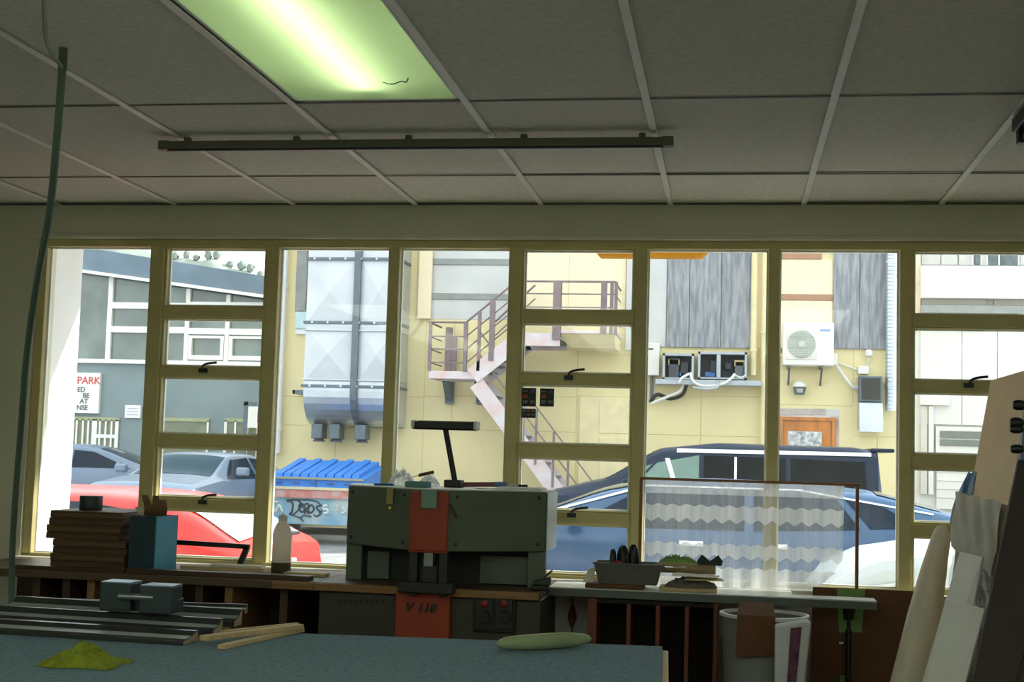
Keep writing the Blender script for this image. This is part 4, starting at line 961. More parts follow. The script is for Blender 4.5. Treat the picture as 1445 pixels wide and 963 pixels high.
# white mirror / lamp glimpsed over the red roof and a dark sack by the road
# ================================================================ benches under the window
BT = .94
m_bench = mat('bench_top_dark', (92, 74, 52), .55, var=.12, scale=4, stretch=(1, 10, 10))
m_lam = mat('laminate_white', (206, 210, 208), .3, var=.03); m_edge = mat('shelf_edge_grey', (92, 100, 98), .5, var=.05)
BXR = at(766, 823, 5.7).x
wbch = thing('workbench', 'long dark timber workbench with open cubbies below the window', 'workbench', (-2.1, 5.9, 0))
BXM = at(444, 815, 5.6).x
MB().box(-3.38, BXM, 5.60, 6.17, BT-.035, BT).build('worktop', m_bench, wbch, bevel=.004)
MB().box(at(385, 815, 5.6).x, BXM, 5.585, 5.60, BT-.033, BT-.002).build('edge_strip', m_wood, wbch, bevel=.003)
for px in (50, 92, 127, 280, 322, 400):
    x = at(px, 850, 5.66).x
    MB().box(x-.018, x+.018, 5.66, 6.15, 0, BT-.035).build('upright', m_dkwood if px not in (322, 127) else m_wood, wbch, bevel=.003)
MB().box(-3.36, at(440, 850, 5.7).x, 5.68, 6.15, .42, .445).build('shelf', m_dkwood, wbch)
MB().box(-3.36, at(440, 850, 5.7).x, 6.15, 6.17, .0, BT-.035).build('back_panel', m_dkwood, wbch)
ns = thing('narrow_shelf', 'narrow white topped shelf on a black post beside the machine', 'shelf', (0, 5.97, 0))
sx0, sx1, sx2 = BXR+.004, at(1120, 840, 5.9).x, at(1238, 848, 5.85).x
MB().box(sx0, sx1, 5.86, 6.165, BT-.028, BT).box(sx1, sx2, 5.86, 5.99, BT-.028, BT).build('shelf_top', m_lam, ns, bevel=.002)
MB().box(sx0, sx2, 5.846, 5.86, BT-.036, BT-.004).build('front_edge', m_edge, ns, bevel=.002)
px_ = at(1198, 880, 5.9).x
MB().tube([(px_, 5.91, .0), (px_, 5.91, BT-.13)], .013, 12).build('post', m_black, ns)
MB().tube([(px_, 5.91, BT-.14), (px_, 5.91, BT-.06)], .008, 10).build('threaded_rod', m_black, ns); MB().lathe([(.02, -.06), (.024, -.03), (.03, 0)], (px_, 5.91, BT-.028), 12).build('top_bracket', m_black, ns)
MB().lathe([(.07, 0), (.07, .01), (.02, .02)], (px_, 5.91, .0), 16).build('foot_plate', m_black, ns)

# ---- box frames, tape, blue box
m_boxw = [mat('box_frame_walnut', (88, 66, 44), .6, var=.1, scale=5, stretch=(1, 8, 8)), mat('box_frame_brown', (104, 80, 54), .6, var=.1, scale=5, stretch=(1, 8, 8))]
labs = ['topmost brown flat box of the stack by the pillar', 'second brown flat box from the top of the stack', 'third brown flat box from the top, sticking out', 'fourth brown flat box from the top, sticking out', 'fifth brown flat box from the top of the stack', 'sixth brown flat box from the top of the stack', 'seventh brown flat box from the top of the stack', 'lowest brown flat box of the stack on the bench']
z0 = BT; n = 8; ztp = at(125, 722, 5.75).z; hh = (ztp-z0)/n
for k in range(n):                       # from the bottom
    xa, xb = at(72, 780, 5.75).x, at(176, 780, 5.75).x
    dx = {4: -.03, 5: -.03}.get(k, random.uniform(-.006, .006)); dx = {6: -.02, 7: -.015}.get(k, dx)
    o = thing('flat_box', labs[n-1-k], 'box', ((xa+xb)/2+dx, 5.93, z0+k*hh), 'brown flat boxes stacked on the bench')
    x0, x1 = xa+dx, xb+dx+random.uniform(-.004, .004); za = z0+k*hh
    MB().box(x0, x1, 5.75, 6.12, za+.0005, za+hh*.74).build('tray', m_boxw[k % 2], o, bevel=.003)
    MB().box(x0-.0005, x1+.0005, 5.7495, 6.1205, za+hh*.745, za+hh-.0005).build('lid', m_boxw[k % 2], o, bevel=.003)
c = at(124, 715, 5.85); rt = .05
tp = thing('tape_roll', 'dark roll of tape on top of the brown box stack', 'tape', (c.x, 5.88, ztp))
MB().lathe([(.03, .0), (rt, .0), (rt+.001, .002), (rt+.001, .062), (rt, .064), (.03, .064)], (c.x, 5.88, ztp+.0005), 24).build('tape', mat('tape_dark', (44, 56, 60), .5), tp)
MB().lathe([(.029, 0), (.029, .06), (.026, .062)], (c.x, 5.88, ztp+.001), 20).build('core', m_card, tp)
m_blu_lit = mat('box_blue_lit', (62, 152, 186), .55, var=.06); m_blu_shade = mat('box_blue_shade', (22, 58, 74), .55, var=.06)  # one carton: window light on its side and shade elsewhere set by colour
xa, xb, xc = at(184, 760, 5.75).x, at(216, 760, 5.72).x, at(233, 760, 5.8).x; zt = at(208, 729, 5.75).z
bx = thing('blue_box', 'open teal blue carton holding crumpled brown scraps', 'box', ((xa+xb)/2, 5.85, BT))
t_ = .006
MB().box(xa, xb, 5.74, 5.746, BT, zt).build('front_panel', m_blu_shade, bx)
MB().hexa([(xb, 5.74, BT), (xb+.006, 5.74, BT), (xc, 5.93, BT), (xc-.006, 5.93, BT)], [(xb, 5.74, zt), (xb+.006, 5.74, zt), (xc, 5.93, zt), (xc-.006, 5.93, zt)]).build('side_panel', m_blu_lit, bx)
MB().box(xa, xc, 5.93, 5.936, BT, zt).box(xa, xa+t_, 5.746, 5.93, BT, zt).box(xa, xb, 5.74, 5.93, BT, BT+.005).build('carton', m_blu_shade, bx)
m_scrap = [mat('scrap_brown', (120, 92, 62), .8, var=.15), mat('scrap_pale', (206, 196, 172), .8, var=.1)]
for k, (p0, q0, p1, q1, mm, lab) in enumerate([(208, 735, 203, 699, 0, 'narrow brown paper scrap standing tall in the blue carton'), (213, 735, 219, 700, 0, 'curled brown scrap leaning in the blue carton'), (198, 735, 194, 716, 1, 'pale paper scrap in the blue carton'), (224, 735, 229, 706, 0, 'bent brown scrap poking out beside the blue carton edge')]):
    pts = [at(p0, q0, 5.84), at((p0+p1)/2+3, (q0+q1)/2, 5.82), at(p1, q1, 5.86)]
    P = arc(pts, 6); m = MB()
    for i in range(len(P)-1):
        w0 = .022*(1-.5*i/len(P)); w1 = .022*(1-.5*(i+1)/len(P))
        m.hexa([P[i]+Vector((-w0, 0, 0)), P[i]+Vector((w0, .012, 0)), P[i]+Vector((w0, .014, 0)), P[i]+Vector((-w0, .002, 0))], [P[i+1]+Vector((-w1, 0, 0)), P[i+1]+Vector((w1, .012, 0)), P[i+1]+Vector((w1, .014, 0)), P[i+1]+Vector((-w1, .002, 0))])
    lo = m.build('paper_scrap', m_scrap[mm]); tag(lo, lab, 'scrap', 'scraps in the blue carton')
# dark picture frame corner standing at the window
fr = thing('frame_corner', 'black picture frame standing against the window behind clutter', 'frame', (at(300, 790, 6.1).x, 6.1, BT))
p = [at(225, 764, 6.1), at(349, 772, 6.1), at(337, 800, 6.1)]
MB().bar(p[0], p[1]+Vector((.012, 0, 0)), .02, .022).build('top_rail', m_black, fr); MB().bar(p[1], Vector((p[2].x, 6.1, BT)), .02, .026).build('side_rail', m_black, fr); MB().bar(p[0], Vector((p[0].x-.03, 6.1, BT)), .02, .026).build('side_rail', m_black, fr)
# timber offcuts on the bench
def plank(px0, py0, px1, py1, Y, w_, h_, m, lab, name='timber_offcut', zbase=BT, dy=0, grp=None):
    a_, b_ = at(px0, py0, Y), at(px1, py1, Y+dy); z = zbase+h_/2
    o = MB().bar((a_.x, a_.y, z), (b_.x, b_.y, z), w_, h_).build(name, m, bevel=.002); return tag(o, lab, 'timber', grp)
plank(20, 800, 178, 806, 5.64, .04, .016, m_dkwood, 'dark moulding length lying along the bench edge by brown boxes', 'frame_moulding')
plank(182, 806, 440, 815, 5.66, .06, .02, m_dkwood, 'dark red moulding length lying below the blue carton', 'frame_moulding')
plank(260, 795, 378, 800, 5.95, .10, .018, m_wood_l, 'pale board offcut lying beside the plastic bottle')
plank(300, 797, 372, 796, 5.93, .06, .012, m_paper, 'pale paper covered strip resting on the board offcut', zbase=BT+.018)
plank(404, 806, 462, 810, 5.86, .07, .016, m_wood_l, 'short pale offcut between the bottle and machine')
plank(330, 808, 408, 808, 5.75, .05, .014, m_dkwood, 'short dark strip in front of the plastic bottle')
# plastic bottle
c = at(397, 790, 5.9)
bo = thing('plastic_bottle', 'translucent white plastic bottle with clear cap and dark base', 'bottle', (c.x, 5.9, BT))
m_bot = mat('bottle_plastic', (238, 232, 220), .4, var=.03, transl=.8)
zt = at(397, 727, 5.9).z; H = zt-BT; rb = .042
MB().lathe([(rb*.9, .004), (rb, .012), (rb, H*.62), (rb*.94, H*.72), (rb*.72, H*.82), (rb*.45, H*.88), (.018, H*.9)], (c.x, 5.9, BT), 24).build('bottle_body', m_bot, bo)
MB().lathe([(.02, H*.9), (.02, H*.985), (.014, H)], (c.x, 5.9, BT), 16).build('cap', m_white, bo); MB().lathe([(rb*.98, 0), (rb+.002, .004), (rb+.002, .05), (rb, .052)], (c.x, 5.9, BT), 24).build('base_band', mat('bottle_base', (84, 70, 48), .5), bo)
MB().tube([(c.x, 5.9, zt-.004), (c.x, 5.9, zt+.006)], .006, 8).build('spout', m_white, bo)

# ---- underpinner machine
m_mach = mat('machine_green_grey', (92, 106, 90), .38, var=.06, scale=5); m_mlit = mat('machine_lit_faces', (206, 214, 206), .4, var=.03)  # pale top and side colour stands for light falling on them
m_morg = mat('machine_orange', (158, 58, 28), .5, var=.06); m_mdark = mat('machine_dark', (40, 42, 38), .6, var=.1)
zt = at(610, 690, 5.55).z; zh = at(610, 779, 5.5).z
A = at(497, 690, 6.06); Bp = at(490, 733, 5.78); Cp = at(577, 740, 5.54); Dp = at(633, 740, 5.54); Ep = at(771, 733, 5.76); G = at(785, 700, 6.06)
um = thing('underpinner', 'green grey frame joining machine with orange centre plate', 'machine', (-1.2, 5.8, 0))
MB().box(BXM+.002, BXR, 5.60, 6.17, BT-.035, BT).build('worktop', m_bench, um, bevel=.004)
MB().box(BXM+.002, BXR, 5.585, 5.60, BT-.033, BT-.002).build('edge_strip', m_wood, um, bevel=.003)
plan = [(A.x, A.y), (Bp.x, Bp.y), (Cp.x, Cp.y), (Dp.x, Dp.y), (Ep.x, Ep.y), (G.x, G.y)]
MB().slab([(x, y, zh) for x, y in plan], zt-zh-.006, (0, 0, 1)).build('hood', m_mach, um, bevel=.004)
MB().slab([(x+(.003 if x < -1.2 else -.003), y+.002, zt-.006) for x, y in plan], .006, (0, 0, 1)).build('hood_top', m_mlit, um, bevel=.002)
MB().slab([(Ep.x+.002, Ep.y-.001, zh), (G.x+.002, G.y, zh), (G.x+.002, G.y, zt-.007), (Ep.x+.002, Ep.y-.001, zt-.007)], .003, (1, 0, 0)).build('side_panel', m_mlit, um)
for (P, Q) in ((Bp, Cp), (Dp, Ep)):      # screws at the panel corners
    for t in (.08, .92):
        for z in (zh+.03, zt-.03):
            q = Vector((P.x+(Q.x-P.x)*t, P.y+(Q.y-P.y)*t, z)); MB().lathe([(.007, -.002), (.007, .004), (.004, .006)], q, 8, 'y').build('screw', m_dark, um)
a = rect(578, 700, 632, 779, 5.53)
op = MB().box(a[0], a[1], 5.522, 5.545, zh-.008, zt-.012).build('front_plate', m_morg, um, bevel=.004)
a2 = rect(581, 741, 630, 778, 5.52); MB().box(a2[0], a2[1], 5.514, 5.523, a2[2], a2[3]).build('cover_plate', m_morg, op, bevel=.003)
b = rect(595, 694, 617, 718, 5.52); MB().box(b[0], b[1], 5.505, 5.523, b[2], zt-.006).build('clear_guard', mat('guard_acrylic', (150, 186, 176), .2, transl=.3), op, bevel=.003)
b = rect(546, 690, 556, 712, 5.6); bb_ = MB().box(b[0], b[1], 5.585, 5.60, b[2], b[3]).build('catch', mat('brass_dull', (150, 140, 80), .4, metal=.5), um, bevel=.003)
p = at(551, 717, 5.585); MB().lathe([(.004, 0), (.009, .004), (.006, .012)], p, 10, 'y').build('brass_knob', mat('brass', (214, 190, 80), .25, metal=.8), um)
b = rect(632, 712, 646, 732, 5.54)
MB().bar((b[0]+.01, 5.535, b[3]), (b[1], 5.53, b[2]), .006, .006).build('spring_clip', m_dark, um)
# recessed base, legs
MB().box(Bp.x+.05, Ep.x-.05, 5.84, 6.04, BT, zh).build('base_box', m_mdark, um)
MB().box(Bp.x, Bp.x+.07, Bp.y+.005, Bp.y+.05, BT, zh).build('leg', m_mach, um, bevel=.003); MB().box(Ep.x-.075, Ep.x, Ep.y+.005, Ep.y+.05, BT, zh).build('leg', m_mach, um, bevel=.003)
b = rect(517, 782, 548, 812, 5.8); MB().box(b[0], b[1], 5.815, 5.835, BT+.005, zh-.03).build('cover_plate', m_mach, um, bevel=.003)
b = rect(676, 790, 746, 818, 5.8); MB().box(b[0], b[1], 5.815, 5.835, BT+.005, zh-.03).build('cover_plate', m_mach, um, bevel=.003)
# column through the worktop
for px in (584, 626):
    x = at(px, 810, 5.55).x; MB().box(x-.018, x+.018, 5.53, 5.58, BT-.03, zh).build('guide_post', m_dark, um, bevel=.004)
x = at(605, 800, 5.55).x; MB().box(x-.02, x+.02, 5.535, 5.575, BT-.02, zh).build('ram', m_steel, um, bevel=.003)
b = rect(562, 822, 640, 838, 5.53); MB().box(b[0], b[1], 5.515, 5.585, b[2], b[3]).build('clamp_block', m_mdark, um, bevel=.006)
b = rect(596, 800, 616, 822, 5.52); MB().box(b[0], b[1], 5.52, 5.535, b[2], b[3]).build('fence_plate', m_dark, um)
# lower cabinet
b = rect(448, 838, 762, 900, 5.61)
MB().box(b[0], b[1], 5.62, 6.12, .0, BT-.036).build('cabinet', mat('machine_cabinet_brown', (58, 56, 46), .5, var=.06), um, bevel=.006)
b = rect(557, 838, 634, 900, 5.57); lo = MB().box(b[0], b[1], 5.575, 5.62, .05, b[3]).build('lower_plate', m_morg, um, bevel=.004)
p = at(571, 863, 5.575); text('V', .052, m_mdark, lo, (p.x, 5.573, p.z), shear=.25, bold=.002)
p = at(588, 864, 5.575); text('118', .052, m_mdark, lo, (p.x, 5.573, p.z), shear=.25, bold=.002)
b = rect(668, 842, 727, 893, 5.6); sp = MB().box(b[0], b[1], 5.598, 5.62, b[2], b[3]).build('switch_panel', m_black, um, bevel=.004)
for p0, p1 in ((671, 695), (699, 723)):
    c4 = rect(p0, 846, p1, 889, 5.59); MB().box(c4[0], c4[1], 5.588, 5.6, c4[2], c4[3]).build('switch', m_mdark, sp, bevel=.003)
    c5 = rect(p0+7, 849, p1-7, 856, 5.58); MB().lathe([(.016, 0), (.016, .01), (.01, .014)], ((c5[0]+c5[1])/2, 5.588, (c5[2]+c5[3])/2), 14, 'y').build('red_button', mat('button_red', (128, 26, 26), .4), sp)
    c6 = rect(p0+4, 862, p1-4, 882, 5.58); MB().lathe([(.027, 0), (.025, .016)], ((c6[0]+c6[1])/2, 5.588, (c6[2]+c6[3])/2), 18, 'y').build('dial', m_black, sp)
for k in range(9):                       # worn, unreadable maker's lettering
    x = at(477+k*7.6, 848, 5.62).x; z = at(477+k*7.6, 849, 5.62).z; MB().box(x, x+.014, 5.617, 5.622, z-.008, z+.008).build('worn_letter', m_mdark, um)
# lamp on the machine
lx = at(638, 690, 5.86); zt_ = zt
lm = thing('bench_lamp', 'black bar headed bench lamp standing on the machine', 'lamp', (lx.x, 5.86, zt))
b = rect(626, 681, 650, 692, 5.82); MB().box(b[0], b[1], 5.82, 5.9, zt+.0005, zt+.033).build('base', m_black, lm, bevel=.004)
h0, h1 = at(642, 680, 5.86), at(628, 606, 5.86); MB().tube([h0, h1+Vector((0, 0, .01))], .0125, 12).build('stem', m_black, lm)
b = rect(583, 594, 671, 607, 5.83); hd = MB(); zc0, zc1 = b[2], b[3]
hd.box(b[0], b[1], 5.82, 5.90, zc0, zc0+.008).box(b[0], b[1], 5.82, 5.826, zc0, zc1-.006).box(b[0], b[1], 5.894, 5.90, zc0, zc1)
hd.build('lamp_head', m_black, lm, bevel=.002)
for x in (b[0], b[1]): MB().box(x-.008, x+.008, 5.818, 5.902, zc0+.004, zc1).build('end_cap', m_white, lm, bevel=.004)  # white colour stands in for the bright reflection on chrome caps
MB().tube([(b[0]+.01, 5.86, zc0+.018), (b[1]-.01, 5.86, zc0+.018)], .008, 10).build('lamp_tube', mat('unlit_tube', (120, 126, 122), .4), lm)
# clutter on the machine
def crumple(px0, py0, px1, py1, Y, depth, h_, m, name, lab, cat, zb_, seed=1, n=14, thin=False):
    random.seed(seed); a_ = at(px0, py1, Y).x; b_ = at(px1, py1, Y).x
    nz = [[random.random() for _ in range(n+2)] for _ in range(n+2)]
    def fn(u, v):
        e_ = (math.sin(math.pi*u)**.6)*(math.sin(math.pi*v)**.6)
        i, j = u*n, v*n; i0, j0 = int(i), int(j); fu, fv = i-i0, j-j0
        val = (nz[j0][i0]*(1-fu)+nz[j0][i0+1]*fu)*(1-fv)+(nz[j0+1][i0]*(1-fu)+nz[j0+1][i0+1]*fu)*fv
        return (a_+(b_-a_)*u, Y+depth*(v-.5)*(.6+.4*math.sin(math.pi*u)), zb_+.002+h_*e_*(.25+.75*val))
    return tag(MB().grid(n*2, n*2, fn).build(name, m), lab, cat)
m_clear = glass('clear_film', .35, (.95, .97, .98))
crumple(549, 662, 584, 690, 5.86, .12, .085, m_clear, 'plastic_bag', 'crumpled clear plastic bag on top of the machine', 'bag', zt, 5)
crumple(590, 668, 620, 690, 5.92, .1, .06, m_clear, 'plastic_wrap', 'crumpled clear wrap beside the lamp base', 'plastic wrap', zt, 9)
b = rect(571, 685, 603, 692, 5.62); tag(MB().box(b[0], b[1], 5.62, 5.70, zt, zt+.026).build('sponge_block', mat('sponge_teal', (92, 136, 140), .8, bump=.3), bevel=.004), 'teal sponge block at the machine front edge', 'sponge')
def rod(p, q, r_, m, name, lab, cat): return tag(MB().tube([p, q], r_, 8).build(name, m), lab, cat)
p, q = at(585, 683, 5.8), at(616, 668, 5.8); p.z = zt+.03; q.z = zt+.065
kn = thing('knife', 'brown handled knife propped on the sponge block', 'knife', (p.x, 5.75, zt)); p = Vector((p.x-.02, 5.68, zt+.034)); q = Vector((q.x, 5.74, zt+.066))
MB().tube([p+(q-p)*.5, q], .007, 8).build('handle', m_card, kn); MB().bar(p, p+(q-p)*.52, .014, .003).build('blade', m_steel, kn)
p, q = at(651, 687, 5.9), at(694, 681, 5.9); rl_ = thing('glue_tube', 'dull pink tube with blue end lying on the machine', 'tube', (p.x, 5.9, zt))
MB().tube([(p.x, 5.92, zt+.012), (q.x, 5.96, zt+.016)], .011, 10).build('tube_body', mat('tube_pink', (150, 84, 92), .5), rl_); MB().tube([(q.x, 5.96, zt+.016), (q.x+.055, 5.975, zt+.018)], .012, 10).build('tube_end', mat('tube_blue', (110, 140, 190), .5), rl_)
p = at(527, 684, 5.75); rod(Vector((p.x, 5.76, zt+.005)), Vector((p.x+.075, 5.80, zt+.005)), .005, mat('pen_blue', (50, 110, 200), .4), 'pen', 'blue pen lying near the machine corner', 'pen')
x = at(672, 690, 5.75).x; tag(MB().slab([(x, 5.72, zt+.0005), (x+.14, 5.74, zt+.0005), (x+.13, 5.82, zt+.0005), (x-.01, 5.80, zt+.0005)], .004, (0, 0, 1)).build('paper_slip', m_paper), 'cream paper slip beside the pink tube', 'paper')
x = at(720, 690, 5.85).x; tag(MB().slab([(x-.05, 5.8, zt+.0005), (x+.14, 5.82, zt+.0005), (x+.14, 5.98, zt+.0005), (x-.05, 5.97, zt+.0005)], .009, (0, 0, 1)).build('folded_sheet', m_white), 'white folded sheet at the machine end', 'paper')
bk = thing('metal_fitting', 'small metal hinge fitting lying on the white sheet', 'fitting', (x, 5.9, zt+.01)); MB().box(x-.01, x+.03, 5.87, 5.9, zt+.01, zt+.02).build('plate', m_steel, bk); MB().tube([(x+.03, 5.885, zt+.016), (x+.07, 5.89, zt+.016)], .005, 8).build('pin', m_dark, bk)
st = thing('stapler', 'black stapler on the bench at the machine foot', 'stapler', (at(764, 815, 5.7).x, 5.68, BT)); c = at(764, 815, 5.68).x
MB().box(c-.04, c+.035, 5.655, 5.70, BT+.0005, BT+.022).build('base', m_black, st, bevel=.005); MB().hexa([(c-.035, 5.66, BT+.022), (c+.04, 5.66, BT+.022), (c+.04, 5.695, BT+.022), (c-.035, 5.695, BT+.022)], [(c-.03, 5.663, BT+.04), (c+.04, 5.663, BT+.058), (c+.04, 5.692, BT+.058), (c-.03, 5.692, BT+.04)]).build('arm', m_black, st, bevel=.004)
MB().bar((c+.01, 5.678, BT+.05), (c+.045, 5.678, BT+.085), .012, .008).build('lever', m_black, st)

# ---- tray, gloves, papers on the narrow shelf
xa, xb = at(838, 800, 5.9).x, at(934, 800, 5.9).x; zb_ = BT+.018; zt2 = at(885, 796, 5.9).z
tag(MB().box(at(826, 825, 5.9).x, at(908, 825, 5.9).x, 5.885, 6.05, BT+.0005, BT+.018).build('cardboard_piece', m_card, bevel=.002), 'flat brown cardboard under the grey tray', 'cardboard')
tr = thing('tool_tray', 'shallow grey tray with sloping sides full of small tools', 'tray', ((xa+xb)/2, 5.97, zb_))
m_tray = mat('tray_grey', (98, 100, 96), .5, var=.06); i_ = .02
def wall4(x0, x1, y0, y1, z0, z1, e, m):
    o = [(x0, y0), (x1, y0), (x1, y1), (x0, y1)]; b_ = [(x0+e, y0+e*.6), (x1-e, y0+e*.6), (x1-e, y1-e*.6), (x0+e, y1-e*.6)]
    for k in range(4):
        j = (k+1) % 4; P = [Vector((*b_[k], z0)), Vector((*b_[j], z0)), Vector((*o[j], z1)), Vector((*o[k], z1))]
        ctr = Vector(((x0+x1)/2, (y0+y1)/2, 0)); mid = sum(P, Vector())/4; d = ctr-mid; d.z = 0
        m.slab(P, .004, d)
    m.slab([(*q, z0) for q in b_], .004, (0, 0, 1)); return m
wall4(xa, xb, 5.89, 6.06, zb_+.001, zt2, .022, MB()).build('tray_body', m_tray, tr)
MB().box(xa-.004, xb+.004, 5.884, 5.892, zt2-.006, zt2+.002).build('rim', m_tray, tr)
def blob(c, rx, ry, rz, m, seed=0, n=12, amp=.12, mbx=None, pw=.55):
    random.seed(seed); ph = [random.uniform(0, 6.28) for _ in range(6)]
    def fn(u, v):
        th, f_ = u*2*math.pi, v*math.pi; k = 1+amp*(math.sin(3*th+ph[0])*math.sin(2*f_+ph[1])+.5*math.sin(5*th+ph[2]+3*f_))
        sn = max(0, math.sin(f_))**pw; return (c[0]+rx*k*sn*math.cos(th), c[1]+ry*k*sn*math.sin(th), c[2]-rz*k*math.cos(f_))
    return (mbx or MB()).grid(n*2, n, fn)
for k, (p0, q0, p1, q1, mm, lab, Y) in enumerate([(870, 771, 888, 798, m_black, 'rounded black glove bundle standing up in the tray', 5.95), (885, 770, 903, 797, m_black, 'rounded black glove bundle leaning beside its twin', 5.98), (860, 776, 870, 798, m_black, 'narrow black handled scraper standing in the tray', 5.93)]):
    b = rect(p0, q0, p1, q1, Y); z0 = zb_+.006
    m = blob(((b[0]+b[1])/2, Y, (z0+b[3])/2), (b[1]-b[0])/2, .026, (b[3]-z0)/2, mm, k, amp=.06)
    tag(m.build('work_glove' if k < 2 else 'scraper', mm), lab, 'glove' if k < 2 else 'scraper', 'black gloves in the tray' if k < 2 else None)
x = at(866, 796, 5.91).x; rp = thing('pliers', 'red handled pliers lying in the grey tray', 'pliers', (x, 5.92, zb_+.006))
MB().tube(arc([(x-.03, 5.91, zb_+.012), (x, 5.905, zt2-.002), (x+.035, 5.91, zt2+.004)], 4), .006, 8).build('handle', mat('handle_red', (170, 36, 30), .5), rp); MB().tube([(x-.03, 5.925, zb_+.012), (x-.06, 5.93, zb_+.02)], .007, 8).build('jaw', m_steel, rp)
x = at(920, 794, 5.95).x; tag(MB().box(x-.05, x+.012, 5.925, 6.02, zb_+.0065, zt2-.006).build('metal_block', m_dark, bevel=.004), 'dark metal block lying in the tray end', 'block')
tag(MB().slab([at(822, 822, 5.93), at(838, 822, 5.93), at(840, 801, 5.96), at(831, 803, 5.96)], .003).build('card_offcut', m_paper), 'pale card offcut propped against the tray end', 'card')
# papers right of the tray
xa, xb = at(938, 810, 5.95).x, at(1012, 810, 5.95).x
tag(MB().box(at(930, 826, 5.9).x, xb, 5.89, 6.06, BT+.0005, BT+.015).build('board_offcut', m_wood_l, bevel=.002), 'thin timber board under the loose papers', 'board')
crumple(938, 805, 1012, 822, 5.97, .14, .05, mat('grey_rag', (120, 118, 108), .9, var=.15), 'grey_rag', 'crumpled grey rag under the loose papers', 'rag', BT+.015, 21)
zp = BT+.066
tag(MB().slab([(at(948, 806, 5.9).x, 5.89, zp), (at(1012, 810, 5.9).x, 5.885, zp-.004), (at(1016, 808, 6).x, 5.98, zp-.002), (at(955, 804, 6).x, 5.99, zp+.004)], .003, (0, 0, 1)).build('paper_sheet', m_paper), 'white paper sheet lying on top of the rag', 'paper')
tag(MB().slab([(at(967, 812, 5.88).x, 5.875, zp-.016), (at(1022, 812, 5.88).x, 5.875, zp-.014), (at(1018, 810, 5.95).x, 5.96, zp-.012), (at(970, 810, 5.95).x, 5.96, zp-.012)], .004, (0, 0, 1)).build('folded_paper', mat('paper_cream', (206, 190, 140), .8)), 'cream folded paper sticking out over the shelf edge', 'paper')
tag(MB().tube([(at(925, 797, 6.04).x, 6.04, zp+.02), (at(1010, 799, 6.04).x, 6.04, zp+.02)], .021, 14).build('paper_roll', mat('kraft_roll', (160, 140, 104), .8)), 'rolled brown kraft paper lying behind the papers', 'paper roll')
crumple(928, 780, 988, 793, 6.075, .03, .055, mat('green_bag', (140, 178, 96), .5, var=.1, transl=.4), 'green_bag', 'crumpled light green plastic bag behind the paper roll', 'bag', zp+.03, 31)
rb_ = thing('black_ribbon', 'black ribbon bow with pointed ends on the papers', 'ribbon', (at(1002, 795, 6.03).x, 6.03, zp+.04)); c = at(1002, 792, 6.03)
for sgn in (-1, 1): MB().slab([c, c+Vector((.035*sgn, 0, .026)), c+Vector((.055*sgn, 0, .0)), c+Vector((.05*sgn, .0, -.02)), c+Vector((0, 0, -.018))], .008, (0, 1, 0)).build('bow_loop', m_black, rb_)
p = at(944, 797, 5.95); sp_ = thing('spoon', 'small metal spoon lying over the tray edge', 'spoon', p); MB().lathe([(.001, -.004), (.012, -.002), (.014, .001), (.01, .003)], (p.x, 5.95, zp+.03), 12, 'z', 1.6, .9).build('bowl', m_chrome, sp_); MB().tube([(p.x+.015, 5.95, zp+.031), (p.x+.075, 5.945, zp+.036)], .003, 6).build('handle', m_chrome, sp_)

# ---- framed lace screen standing on the sill
YS = 6.13
xl, xr = at(904, 740, YS).x, at(1209, 760, YS).x; zl_, zr_ = at(904, 674, YS).z, at(1209, 682, YS).z; ztop_ = (zl_+zr_)/2; zs_ = SILL+.012
ls = thing('lace_screen', 'thin brown timber frame hung with white lace curtain', 'screen', ((xl+xr)/2, YS, zs_))
m_lfr = mat('screen_frame_wood', (136, 92, 56), .5, var=.1)
MB().box(xl-.008, xr+.012, YS-.01, YS+.01, ztop_-.012, ztop_).build('top_rail', m_lfr, ls, bevel=.002)
MB().box(xl-.008, xl+.006, YS-.01, YS+.01, zs_+.001, ztop_-.012).build('side_rail', m_lfr, ls, bevel=.002); MB().box(xr-.006, xr+.008, YS-.01, YS+.01, zs_+.001, ztop_-.012).build('side_rail', m_lfr, ls, bevel=.002)
def lacemat(name, a_):
    m = bpy.data.materials.new(name); m.use_nodes = True; nt = m.node_tree; N = nt.nodes; L = nt.links; N.remove(N['Principled BSDF'])
    t = N.new('ShaderNodeBsdfTransparent'); d = N.new('ShaderNodeBsdfDiffuse'); d.inputs[0].default_value = (.95, .96, .97, 1); l = N.new('ShaderNodeBsdfTranslucent'); l.inputs[0].default_value = (.95, .96, .97, 1)
    m0 = N.new('ShaderNodeMixShader'); m0.inputs[0].default_value = .6; L.new(d.outputs[0], m0.inputs[1]); L.new(l.outputs[0], m0.inputs[2])
    tc = N.new('ShaderNodeTexCoord'); mp = N.new('ShaderNodeMapping'); mp.inputs['Scale'].default_value = (34, 1, 1.5); L.new(tc.outputs['Object'], mp.inputs[0]); v = N.new('ShaderNodeTexNoise'); v.inputs['Scale'].default_value = 1.0; v.inputs['Detail'].default_value = 3; L.new(mp.outputs[0], v.inputs['Vector'])
    mr = N.new('ShaderNodeMapRange'); mr.inputs[1].default_value = .3; mr.inputs[2].default_value = .7; mr.inputs[3].default_value = a_*.75; mr.inputs[4].default_value = min(1, a_*1.3); L.new(v.outputs['Fac'], mr.inputs[0])
    m1 = N.new('ShaderNodeMixShader'); L.new(mr.outputs[0], m1.inputs[0]); L.new(t.outputs[0], m1.inputs[1]); L.new(m0.outputs[0], m1.inputs[2]); L.new(m1.outputs[0], N['Material Output'].inputs[0]); return m
m_sheer, m_lace = lacemat('lace_sheer', .25), lacemat('lace_dense', .62)
cx0, cx1 = xl+.018, at(1191, 740, YS-.02).x
